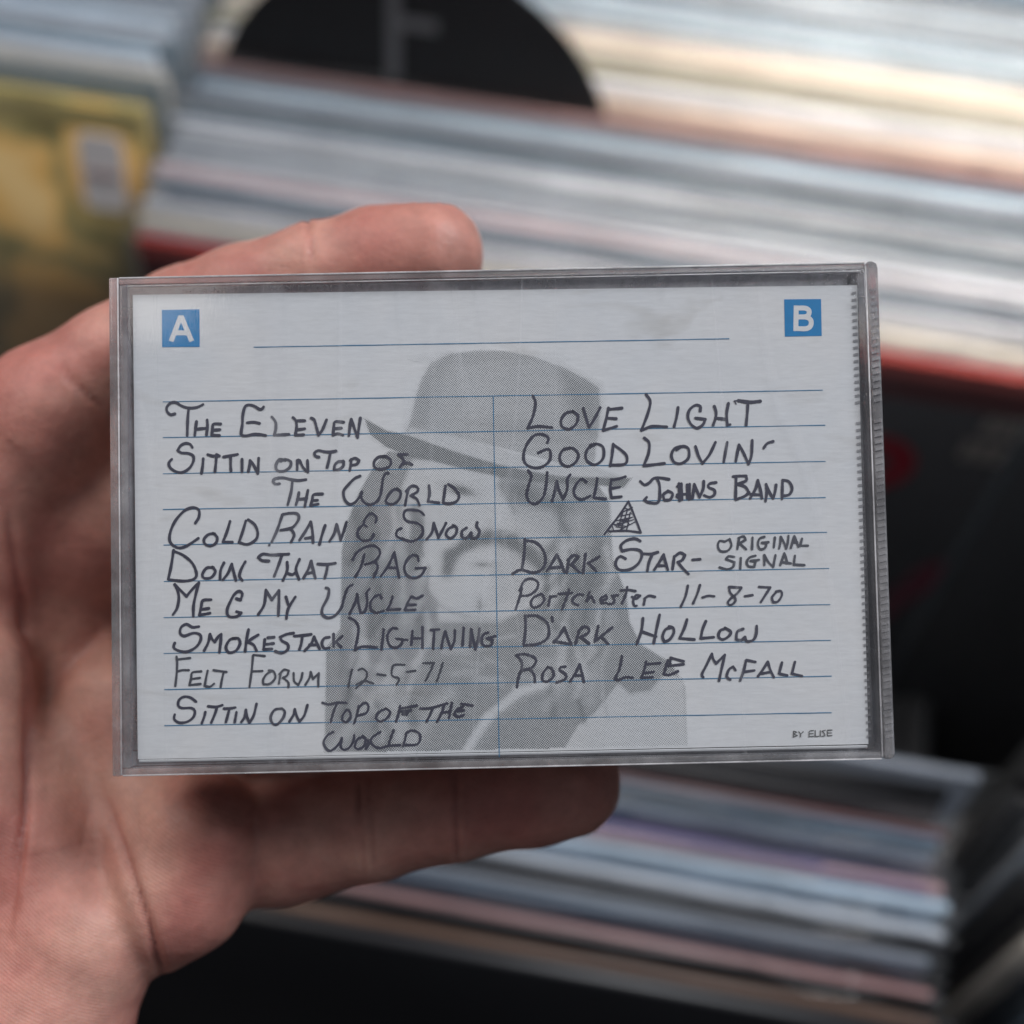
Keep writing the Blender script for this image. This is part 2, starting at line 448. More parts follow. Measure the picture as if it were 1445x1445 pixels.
link('card_front', card_mesh(), M_PAPER, card)
# the card's fold along the bottom goes back into the case
fb = [on_plane(196, 1074, ZC), on_plane(1224, 1053.5, ZC)]
v = []
for k, (dy, dz) in enumerate(((0.12, 0.05), (-0.12, -0.02), (-0.28, -0.2), (-0.32, -0.6), (-0.32, -12.5))):
    for p in fb: v.append((p[0] * MM, (p[1] + dy) * MM, (ZC + dz - 0.3 * (k == 4)) * MM))
f = [(2 * k, 2 * k + 1, 2 * k + 3, 2 * k + 2) for k in range(4)]
sp = link('card_fold', mesh('card_fold', v, f), M_PAPER, card)
so = sp.modifiers.new('thickness', 'SOLIDIFY'); so.thickness = 0.00022; so.offset = 1

class Ribbons:
    def __init__(s): s.v, s.f, s.k = [], [], 0
    def stroke(s, pts, w, z, caps=True, var=0.0, rnd=None):
        pts = [p for i, p in enumerate(pts) if i == 0 or np.hypot(*(p - pts[i - 1])) > 1e-4]
        if len(pts) < 2: return
        P = np.array(pts); n = len(P)
        T = np.gradient(P, axis=0); T /= np.maximum(np.hypot(T[:, 0], T[:, 1]), 1e-9)[:, None]
        Nn = np.stack([-T[:, 1], T[:, 0]], 1)
        ph = rnd.random() * 6 if rnd else 0
        ww = np.array([w * (1 + var * math.sin(ph + i * 0.55) * 0.6 + (rnd.uniform(-var, var) * 0.35 if rnd else 0)) / 2 for i in range(n)])
        z = z + 0.0035 * (s.k % 9); s.k += 1
        b = len(s.v)
        for i in range(n):
            for sg in (1, -1): s.v.append(((P[i, 0] + sg * Nn[i, 0] * ww[i]) * MM, (P[i, 1] + sg * Nn[i, 1] * ww[i]) * MM, z * MM))
        for i in range(n - 1):
            q = b + 2 * i; s.f.append((q, q + 1, q + 3, q + 2))
        if caps:
            for i, sg in ((0, -1), (n - 1, 1)):
                c = len(s.v); q = b + 2 * i
                a0 = math.atan2(Nn[i, 1], Nn[i, 0])
                ring = []
                for k in range(1, 6):
                    a = a0 - sg * math.pi * k / 6
                    ring.append(len(s.v)); s.v.append(((P[i, 0] + math.cos(a) * ww[i]) * MM, (P[i, 1] + math.sin(a) * ww[i]) * MM, z * MM))
                poly = [q] + ring + [q + 1]
                s.f.append(tuple(poly if sg < 0 else poly[::-1]))
    def build(s, name, mat, parent): return link(name, mesh(name, s.v, s.f), mat, parent)

def smooth(P, step):
    """Catmull-Rom through the points, split where the pen turned sharply"""
    P = [np.array(p, float) for p in P]
    segs, cur = [], [P[0]]
    for i in range(1, len(P)):
        cur.append(P[i])
        if i < len(P) - 1:
            a, b_ = P[i] - P[i - 1], P[i + 1] - P[i]
            ca = a @ b_ / max(1e-9, np.hypot(*a) * np.hypot(*b_))
            if ca < 0.12: segs.append(cur); cur = [P[i]]
    segs.append(cur)
    outs = []
    for sg in segs:
        q = [2 * sg[0] - sg[1]] + sg + [2 * sg[-1] - sg[-2]]
        out = []
        for i in range(1, len(q) - 2):
            n = max(2, int(np.hypot(*(q[i + 1] - q[i])) / step))
            for k in range(n):
                t = k / n
                out.append(0.5 * (2 * q[i] + (q[i + 1] - q[i - 1]) * t + (2 * q[i - 1] - 5 * q[i] + 4 * q[i + 1] - q[i + 2]) * t * t + (3 * q[i] - q[i - 1] - 3 * q[i + 1] + q[i + 2]) * t ** 3))
        out.append(q[-2]); outs.append(out)
    return outs

ZI = ZC + 0.07
ORG = dict(A=(225, 550), B=(465, 550), C=(225, 660), D=(465, 660), E=(225, 765), F=(465, 765), G=(225, 865), H=(465, 865),
           I=(225, 960), J=(465, 960), K=(710, 550), L=(920, 550), M=(710, 650), N=(920, 650), O=(710, 750), P=(920, 750),
           Q=(710, 855), R=(920, 855))
def written(name, data, w, mat, label=None, scale=6.0208, org=None):
    rb = Ribbons(); rnd = random.Random(hash_(name + data[:20]))
    o = None
    for tok in data.replace('\n', ' ').split(';'):
        tok = tok.split()
        if not tok: continue
        if tok[0] in ORG: o = ORG[tok[0]]; tok = tok[1:]
        if org: o = org
        ww = w
        if tok and tok[0].startswith('w'): ww = float(tok[0][1:]); tok = tok[1:]
        pts = [tuple(float(c) for c in t.split(',')) for t in tok]
        pts = [on_plane(o[0] + x / scale, o[1] + y_ / scale, ZI)[:2] for x, y_ in pts]
        if len(pts) == 1: pts.append(pts[0] + np.array([0.05, 0.12]))
        for sg in smooth(pts, 0.22): rb.stroke(sg, ww, ZI, True, 0.16, rnd)
    ob = rb.build(name, mat, card)
    if label: ob['label'] = label
    return ob
def hash_(s): return sum((i + 1) * ord(c) for i, c in enumerate(s)) % 100003

W = 0.40
TXT = [
('The Eleven', W, M_PEN, '''A 130,205 95,212 65,185 62,150 95,112 140,108 185,135 250,155 320,148 370,125 ; 248,165 240,250 236,390 ;
315,270 308,320 300,388 ; 405,255 408,310 400,385 ; 312,335 355,330 408,325 ; 520,290 480,288 455,295 450,340 445,385 510,388 ; 450,342 515,338 ;
885,145 875,160 850,165 800,135 750,128 725,150 708,220 705,290 695,360 700,385 740,390 800,378 860,380 905,388 ; 745,280 800,275 850,285 ;
955,230 985,270 990,310 985,350 975,385 1030,382 1100,378 ; 1135,235 1160,265 1165,320 1155,385 1225,382 ; 1165,262 1235,262 ; 1165,340 1235,330 ;
1290,240 1315,255 1335,320 1352,385 1385,340 1420,255 ; B 120,275 50,270 38,300 30,385 70,372 115,385 ; 38,330 100,325 ; 165,390 175,300 185,250 205,310 238,405 250,320 262,240'''),
('Sittin on Top of', W, M_PEN, '''A 280,490 260,462 220,455 180,475 155,515 185,535 245,540 285,560 290,600 260,660 200,700 140,695 90,660 80,620 105,590 ;
372,585 368,640 358,710 ; 410,550 450,562 510,562 485,550 ; 485,555 480,620 472,695 ; 545,570 600,560 665,548 ; 605,565 605,640 608,690 ; 702,590 702,695 ;
755,695 765,650 770,600 800,640 835,710 840,640 843,580 ; 1070,600 1020,590 990,640 1000,685 1060,690 1110,655 1115,610 1070,590 1030,605 ;
1170,680 1172,600 1190,600 1215,650 1245,690 ; 1262,700 1258,600 ; 1355,572 1325,562 1318,535 1350,515 1400,525 1450,528 1500,520 ; 1452,535 1440,600 1425,660 ;
B 120,610 75,610 45,640 40,680 85,675 120,640 115,605 ; 185,590 180,640 172,685 ; 175,600 215,580 250,600 235,630 195,640 ;
470,570 420,570 380,610 385,660 440,675 510,650 520,600 480,565 445,568 ; 665,548 585,550 ; 585,550 630,600 600,655 ; 615,632 660,620 700,635'''),
('The World', W, M_PEN, '''C 1020,135 985,138 965,115 985,92 1050,85 1120,100 1180,108 1245,100 ; 1130,110 1120,200 1090,315 ; 1185,210 1175,265 1160,315 ; 1262,190 1250,250 1235,330 ;
1170,268 1250,262 ; 1385,222 1310,228 1300,270 1285,320 1350,308 ; 1300,278 1345,275 ;
D 260,70 215,90 160,145 120,200 130,270 170,310 215,295 260,240 275,205 270,250 290,290 340,315 400,290 430,240 445,160 455,90 480,45 500,50 ;
590,190 550,185 505,225 478,285 510,310 560,300 600,250 600,200 570,180 ; 670,180 655,250 642,320 ; 650,200 700,155 745,165 750,200 690,238 740,265 765,320 ;
845,150 850,220 838,285 930,298 ; 985,155 975,230 965,295 ; 1010,140 1060,175 1100,235 1080,285 1020,305 965,298'''),
('Cold Rain & Snow', W, M_PEN, '''C 305,470 335,420 335,360 290,338 220,360 150,430 105,510 85,590 100,645 160,680 230,665 330,600 ; 470,560 420,565 380,605 385,645 430,665 480,640 490,590 455,555 ;
600,455 575,540 540,630 620,632 ; 735,450 705,550 675,635 ; 755,440 810,485 835,550 820,610 750,650 680,635 ; 1045,400 1000,530 955,630 ;
1050,395 1110,385 1170,390 1185,430 1150,490 1110,515 1030,530 ; 1115,515 1145,570 1120,630 ; 1190,615 1240,540 1285,460 1300,540 1305,635 ; 1240,600 1300,590 ;
1408,490 1385,560 1360,650 ; w.3 932,660 ; D 0,625 40,560 60,480 80,550 95,615 125,530 145,460 ; 390,465 400,425 365,390 325,405 290,470 315,500 ; 290,480 245,525 240,580 285,620 350,610 375,565 ;
800,400 770,370 700,358 645,365 630,410 660,455 740,470 790,510 780,580 700,625 620,605 570,580 575,535 610,515 ;
825,610 870,550 885,470 905,530 925,595 960,530 990,470 ; 1060,495 1010,520 990,570 1030,600 1075,560 1080,510 1050,490 ; 1165,510 1125,540 1130,590 1170,595 1205,550 ; 1205,550 1205,595 1250,595 1275,540 1250,500 1255,465'''),
('Doin That Rag', W, M_PEN, '''E 120,70 100,200 75,315 ; 120,75 200,110 280,180 315,270 290,315 200,330 80,318 ; 460,215 400,220 365,275 380,305 440,300 475,250 450,210 ; 548,175 520,240 515,315 ;
540,320 585,260 615,185 630,250 650,325 ; 730,165 695,230 680,290 705,325 ; 930,160 870,155 840,130 880,100 960,108 1100,100 ; 1040,115 1010,200 975,290 ;
1085,170 1085,240 1050,325 ; 1190,145 1160,230 1185,315 ; 1090,265 1130,275 1165,250 ; 1225,305 1265,230 1290,160 1305,230 1325,305 ; 1255,265 1310,255 ;
1345,185 1420,188 1495,178 ; 1430,190 1420,250 1405,305 ; F 195,155 230,90 300,45 370,30 420,60 425,110 380,165 300,190 ; 385,165 410,210 375,300 ; 295,105 270,200 220,295 ;
435,290 500,200 550,90 570,190 590,300 ; 495,215 570,220 ; 755,160 750,125 710,110 660,150 635,220 660,285 720,305 780,280 815,218 735,222'''),
('Me & My Uncle', W, M_PEN, '''E 115,615 150,560 165,470 150,400 130,360 180,410 230,460 280,400 335,345 ; 335,345 310,440 290,540 288,630 ; 440,488 370,495 355,550 340,620 430,602 ; 360,570 420,562 ;
655,480 690,490 705,440 680,415 640,440 600,510 575,580 590,630 660,630 695,600 655,590 ; 840,615 890,530 905,405 925,440 955,490 1015,410 ; 1015,410 1015,510 1010,625 ;
1075,465 1095,535 ; 1155,465 1110,535 1090,580 1078,650 ; 1415,388 1440,400 1430,470 1385,560 1385,615 1430,642 1490,625 1545,560 1570,470 1600,390 1640,362 ;
F 170,610 215,520 235,440 245,520 265,600 300,590 320,510 315,430 340,400 ; 440,475 430,450 390,460 350,510 350,570 390,600 460,585 ; 535,465 515,530 490,575 600,570 ;
690,465 655,540 640,578 730,575 ; 695,460 740,478 790,455 ; 665,535 735,530'''),
('Smokestack Lightning', W, M_PEN, '''G 335,115 280,120 230,95 185,120 175,170 210,195 290,170 345,185 350,230 310,290 230,330 150,315 120,290 130,255 ; 380,320 415,250 430,180 450,225 470,245 500,200 525,180 ; 525,180 520,250 510,335 ;
650,215 600,225 565,290 590,335 650,320 685,260 670,215 620,215 ; 757,140 740,230 728,325 ; 840,185 790,215 750,245 ; 750,245 800,270 825,320 ; 895,225 885,310 955,305 ; 920,210 975,205 ; 905,265 970,258 ;
1140,170 1080,180 1025,205 1040,235 1090,265 1090,310 1040,340 985,325 ; 1145,195 1215,190 1290,180 ; 1215,200 1205,260 1190,310 ; 1235,320 1290,260 1315,200 1335,250 1360,305 ; 1275,270 1330,270 ;
1445,205 1400,215 1380,260 1400,300 1445,295 ; H 35,180 35,285 ; 110,195 50,250 ; 55,245 100,290 ; 165,40 215,65 245,120 240,200 215,315 280,285 400,292 ; 460,140 452,220 440,315 ;
575,135 535,130 495,180 495,240 520,285 570,295 610,265 625,225 570,220 ; 620,228 660,228 ; 705,150 695,270 ; 790,120 790,295 ; 700,215 790,215 ; 860,145 930,140 ; 890,150 885,230 880,305 ;
950,300 965,220 985,155 1005,230 1030,305 1060,240 1065,150 ; 1140,125 1130,275 ; 1195,285 1200,200 1205,140 1220,220 1240,310 1265,220 1275,130 ; 1350,165 1310,180 1290,230 1310,275 1370,275 1385,230 1340,215 1410,195'''),
('Felt Forum 12-5-71', 0.31, M_PEN2, '''G 145,370 150,430 145,530 135,620 ; 145,395 260,382 ; 155,495 195,485 250,485 ; 355,495 280,505 270,550 255,612 350,602 ; 270,560 345,550 ; 410,490 395,560 385,620 430,625 465,600 ;
460,485 570,500 ; 545,505 530,570 520,630 ; 795,360 785,480 765,630 ; 800,355 895,365 ; 785,495 875,492 ; 960,490 910,520 880,570 885,605 940,600 985,550 970,495 930,487 ;
1030,510 1015,600 ; 1020,520 1060,480 1100,490 1085,530 1050,550 1095,590 1095,630 ; 1140,510 1145,580 1180,610 1205,560 1215,510 ; 1240,610 1275,550 1285,500 1305,560 1355,510 ; 1355,510 1350,570 1350,625 ;
H 190,480 175,550 160,630 ; 245,485 285,472 318,510 300,570 225,640 ; 225,610 280,580 320,580 372,600 ; 405,520 440,525 475,530 ; 640,440 545,445 530,530 580,550 590,570 570,610 ; 655,500 730,490 ;
795,425 885,425 855,500 815,575 ; 962,425 940,500 912,580'''),
('Sittin on Top of the', 0.37, M_PEN, '''I 310,180 260,145 205,140 165,170 160,215 190,235 270,235 300,260 290,310 240,350 170,360 125,330 130,290 ; 390,270 380,310 360,365 ; 415,220 480,225 535,210 ; 490,225 470,290 440,360 ;
550,240 600,238 645,230 ; 595,240 580,300 565,355 ; 655,270 640,355 ; 695,355 725,310 735,250 745,310 765,360 800,300 825,200 ; 1040,240 980,250 945,310 960,365 1000,375 1050,320 1065,265 1040,240 ;
1105,350 1140,290 1150,245 1165,300 1190,350 1230,300 1258,210 ; 1385,190 1440,205 1510,190 1590,190 ; J 60,200 30,280 10,355 ; 150,250 115,290 110,340 145,355 180,310 165,255 135,255 ;
250,220 230,300 210,365 ; 255,225 300,190 330,215 315,275 245,300 ; 480,240 420,270 395,320 430,350 490,320 515,270 480,238 ; 600,215 585,290 565,350 ; 600,240 740,215 ; 610,265 690,255 620,288 660,290 ;
770,240 860,235 1000,195 ; 880,235 855,290 825,350 ; 975,210 950,280 915,350 ; 1040,190 1015,320 ; 950,275 1025,265 ; 1120,200 1160,205 1215,215 ; 1130,225 1080,250 1060,290 1090,310 1140,295 ; 1085,262 1140,255'''),
('World', 0.37, M_PEN, '''J 30,440 -20,470 -50,530 -20,590 20,595 80,540 105,490 ; 105,500 95,560 120,590 170,570 205,510 210,465 ; 290,480 240,500 215,560 240,585 290,560 305,500 280,470 ; 300,490 335,535 310,585 ;
310,580 330,510 ; 430,440 370,480 350,520 380,560 430,575 500,555 ; 545,425 520,490 500,555 600,550 ; 650,460 640,510 625,560 ; 650,450 700,425 760,450 770,500 740,545 640,550'''),
('Love Light', W, M_PEN, '''K 252,50 275,110 255,220 210,325 300,310 415,320 ; 600,185 540,195 495,250 500,310 560,335 620,290 635,220 590,182 ; 680,155 705,240 730,320 780,240 825,150 ; 895,155 875,250 850,345 965,310 ;
900,165 1010,155 ; 890,240 960,245 ; 1215,40 1250,100 1230,200 1175,345 1270,310 1390,315 ; L 222,150 210,230 188,315 ; 410,180 410,140 370,130 320,170 305,230 330,290 380,325 430,300 455,250 370,240 ;
530,140 545,190 540,240 520,300 ; 650,115 635,200 640,300 665,295 ; 540,240 635,250 ; w.2 715,120 700,95 745,88 ; w.5 735,92 830,105 920,97 ; 815,120 810,200 800,300'''),
('Good Lovin', W, M_PEN, '''K 375,450 385,410 340,380 270,385 210,450 175,540 185,620 250,660 330,655 395,600 400,520 370,505 300,535 ; 570,495 510,510 480,570 500,630 560,650 620,610 640,550 600,500 560,492 ;
780,465 720,500 700,570 730,620 790,635 850,580 850,490 800,460 740,470 ; 935,460 925,560 910,645 ; 935,465 1000,510 1050,565 1035,630 910,640 ; 1200,410 1240,450 1235,540 1195,645 1370,625 ;
L 240,480 190,500 165,560 190,615 250,625 310,580 310,500 260,480 210,510 ; 370,480 395,560 430,625 490,550 540,445 ; 640,445 625,530 610,615 ; 712,610 725,540 740,465 780,540 820,630 845,560 852,430 ; 950,495 980,455 1030,438'''),
('Uncle Johns Band', W, M_PEN, '''M 215,85 240,130 220,200 200,290 225,350 280,365 340,310 365,210 375,100 ; 415,345 440,260 455,170 475,250 510,325 545,240 545,160 570,120 ; 705,180 670,155 625,195 600,260 620,310 670,330 740,300 ;
800,150 790,220 770,315 870,325 ; 920,160 910,240 920,315 1005,305 ; 925,165 980,155 1040,135 ; 920,235 990,225 ; 1165,175 1200,205 1240,190 1280,150 1330,145 1410,158 ; 1310,155 1330,220 1320,350 1240,355 1200,335 1220,310 ;
1400,260 1360,290 1370,335 1420,330 1440,280 1400,255 ; N 230,195 235,340 ; 250,195 255,330 ; 300,205 300,320 ; 320,200 315,330 ; 215,290 320,280 ; 215,220 245,205 ; 300,210 330,325 ; 210,305 245,320 ;
345,320 360,200 380,250 405,310 435,240 440,175 ; 545,185 490,195 480,225 530,250 530,290 490,310 445,295 ; 690,135 740,130 800,130 800,170 720,200 ; 720,200 790,220 825,270 790,300 715,330 ; 715,140 710,330 ;
835,320 880,240 900,165 920,240 935,320 ; 840,285 925,290 ; 965,345 975,270 970,200 1000,270 1030,320 1045,270 1055,205 ; 1110,165 1105,325 ; 1110,165 1160,175 1190,230 1170,285 1110,300'''),
('Dark Star-', W, M_PEN, '''O 185,65 180,180 160,320 ; 185,75 270,90 335,150 360,230 340,310 260,350 150,325 80,360 ; 375,330 420,260 455,195 490,260 520,345 ; 390,310 500,300 ; 560,230 540,350 ;
550,240 600,200 640,215 580,280 650,345 ; 700,190 680,350 ; 815,215 720,270 ; 730,270 790,335 ; 1165,80 1120,60 1050,75 1000,120 1010,165 1090,150 1160,160 1180,200 1150,270 1080,320 990,325 955,280 970,230 1000,210 1040,230 ;
1195,188 1260,190 1315,175 ; 1270,190 1240,260 1225,335 ; P 20,325 70,250 100,195 115,260 135,325 ; 45,290 115,290 ; 190,210 175,320 ; 190,215 240,180 280,200 260,240 220,260 ; 220,260 260,310 310,360 ; 345,240 410,235'''),
('Original', 0.33, M_PEN2, '''P 615,85 575,80 560,120 580,165 640,165 675,120 660,65 620,85 ; 740,60 725,150 ; 735,55 780,40 795,70 745,100 800,150 ; 855,50 850,150 ; 955,45 915,60 900,110 920,150 960,140 975,100 935,95 990,90 ;
1045,50 1035,135 ; 1080,145 1090,100 1095,45 1120,90 1140,145 1155,90 1160,35 ; 1180,140 1195,90 1210,40 1230,90 1245,130 ; 1190,95 1235,90 ; 1275,60 1260,120 1325,120'''),
('Signal', 0.34, M_PEN2, '''P 700,215 650,210 630,235 700,260 690,300 640,320 575,305 ; 755,225 750,315 ; 880,205 830,220 805,260 820,295 870,300 880,250 840,250 910,240 ; 955,285 955,200 990,260 1030,300 1040,250 1050,200 ;
1090,285 1110,230 1125,185 1140,230 1150,270 ; 1105,260 1180,270 ; 1215,205 1205,280 1295,285'''),
('Portchester 11-8-70', 0.34, M_PEN, '''O 160,480 140,560 105,665 ; 140,500 180,420 240,400 295,430 285,490 220,540 145,545 ; 320,530 260,560 235,610 260,645 310,630 350,580 330,530 ; 400,550 385,630 ; 395,575 420,550 455,550 ; 560,490 540,560 500,660 ;
470,530 585,520 ; 680,540 650,530 600,560 590,600 640,625 ; 735,510 710,590 ; 715,580 750,550 775,600 ; 830,590 880,570 875,540 830,570 835,610 880,605 ; 975,540 925,545 945,580 935,610 890,615 ;
1055,470 1040,540 1010,610 ; 1000,500 1060,495 1125,505 ; 1095,555 1130,570 1165,545 1130,540 1105,590 1115,630 1135,630 ; 1205,570 1195,620 ; 1200,570 1240,545 1290,555 ; P 305,460 285,550 245,640 ; 408,455 385,530 350,610 ;
430,560 480,545 530,550 ; 760,475 655,470 665,520 710,570 695,610 660,625 645,600 680,560 720,530 760,480 ; 790,550 855,540 ; 910,470 1005,475 970,530 925,600 ; 1060,510 1020,560 1030,600 1070,595 1105,540 1095,505 1055,510'''),
('Dark Hollow', W, M_PEN, '''Q 190,85 190,200 175,335 ; 190,85 290,85 370,140 390,220 370,280 290,325 175,335 ; 415,95 420,130 ; 430,310 480,250 520,185 545,250 580,325 430,300 ; 650,200 615,320 ; 640,210 690,175 730,195 720,230 660,265 ; 660,265 730,320 ;
808,170 780,300 ; 925,185 785,295 ; 830,260 890,320 ; 1188,105 1175,210 1135,325 ; 1330,75 1305,190 1280,315 ; 1185,220 1300,260 ; R 160,185 115,200 90,260 105,305 150,285 185,230 180,185 145,175 ; 298,115 275,190 235,275 360,285 ;
458,130 430,200 415,275 525,265 ; 630,190 580,210 565,260 600,285 650,260 670,220 620,185 ; 775,195 725,220 715,285 760,290 790,265 ; 790,265 805,300 860,290 885,240 890,170'''),
('Rosa Lee McFall', 0.37, M_PEN, '''Q 110,420 150,460 160,520 130,610 118,690 ; 110,420 170,408 240,425 280,460 250,520 160,550 ; 230,540 265,590 270,645 ; 380,520 340,570 335,630 380,640 430,590 410,530 375,520 ; 530,515 490,520 480,545 530,580 530,620 455,650 ;
570,640 620,560 650,495 670,570 685,645 ; 600,590 665,590 ; 1010,425 990,530 950,620 980,630 1040,605 1100,610 ; 1215,475 1200,540 1175,610 1270,605 ; 1215,495 1335,485 ; 1200,570 1280,560 ;
R 135,460 115,530 100,580 150,585 220,555 ; 150,510 160,440 270,470 ; 140,510 270,495 ; 435,605 425,580 470,490 510,405 520,450 545,490 620,415 ; 620,415 600,500 570,635 ; 710,545 690,515 655,540 635,600 665,625 ;
800,460 780,550 750,635 ; 805,460 880,475 ; 785,560 870,548 ; 900,600 950,530 985,475 1005,540 1035,605 ; 930,575 1010,560 ; 1105,480 1080,575 1150,590 ; 1215,475 1190,575 1275,595'''),
]
for t, w, m, d in TXT:
    written('song_title', d, w, m, 'handwritten line reading "%s"' % t)
written('drawn_triangle', '''M 1065,345 990,460 860,625 ; 1065,345 1120,480 1170,610 ; 1170,610 1040,595 900,600''', 0.3, M_PEN)
written('pen_hatching', '''M 1030,400 1075,420;1010,440 1100,395;1000,470 1090,450; 960,510 1100,480; 950,550 1110,500; 940,540 1060,560; 990,590 1120,520; 930,560 940,600;1020,430 980,560;
1060,410 1000,590;1080,440 1050,590; 990,500 1060,520; 970,530 1020,540; 1000,520 1080,490; 960,560 1020,570 ; 1040,480 1070,540''', 0.14, M_PEN)['kind'] = 'stuff'
written('printed_credit', '''170,270 165,340 ; 170,270 205,280 172,305 ; 172,305 215,320 165,342 ; 230,275 255,305 285,275 ; 255,305 250,340; 410,262 360,268 355,335 410,332 ; 358,300 405,298 ; 430,260 428,335 475,330 ;
490,262 490,330 ; 550,258 510,268 540,300 545,325 505,330; 630,255 575,258 575,325 630,322; 575,290 625,290''', 0.13, M_TINY, 'small grey print reading "BY ELISE"', 8.5, (1100, 1000))

# ruled lines
RULES = [((358, 490), (1029, 478)), ((230, 567), (1161, 550.6)), ((230, 617.5), (1164.5, 600)), ((230, 668.5), (1165, 651)), ((230, 719), (1165, 702)),
         ((231, 769), (1167, 751)), ((231.5, 820.5), (1170, 802)), ((231, 871.5), (1171.5, 853)), ((231, 922), (1172.5, 903.5)), ((232, 973), (1173.5, 954)),
         ((232, 1024), (1173.5, 1005.5)), ((696, 560), (704.5, 1068.5))]
for a, b_ in RULES:
    rb = Ribbons(); n = 60
    A, B = on_plane(*a, ZC)[:2], on_plane(*b_, ZC)[:2]
    rr = random.Random(a[1])
    rb.stroke([A + (B - A) * i / n + np.array([0, 1 if a[0] < 600 else 0]) * rr.uniform(-.012, .012) for i in range(n + 1)], 0.125, ZC + 0.045, False, 0.25, rr)
    rb.build('ruled_line', M_BLUE, card)
# lettered squares
M_WHITEPRINT = M_PAPER
def square(q, strokes, org, sc):
    P = [on_plane(*p, ZC) for p in q]
    s = link('lettered_square', mesh('lettered_square', [(p[0] * MM, p[1] * MM, (ZC + 0.04) * MM) for p in P], [(0, 3, 2, 1)]), M_SQ, card)
    rb = Ribbons()
    for st in strokes.split(';'):
        pts = [on_plane(org[0] + float(t.split(',')[0]) / sc, org[1] + float(t.split(',')[1]) / sc, ZI)[:2] for t in st.split()]
        for sg in smooth(pts, 0.1): rb.stroke(sg, 0.70, ZC + 0.05, False)
    rb.build('letter', M_PAPER, s)
    return s
square(((228.5, 437.5), (281.5, 436.5), (282, 489.5), (229, 490)), '407,488 460,350 ; 466,350 524,488 ; 449,355 478,355 ; 432,440 500,440', (140, 360), 4.014)['label'] = 'blue square with a white letter A'
square(((1106.5, 422.5), (1158.5, 422), (1159.5, 474), (1107.5, 475)), '737,285 735,430 ; 737,300 785,300 808,312 808,335 790,348 740,350 ; 740,350 795,352 820,370 818,400 795,416 737,416', (940, 360), 4.014)['label'] = 'blue square with a white letter B'

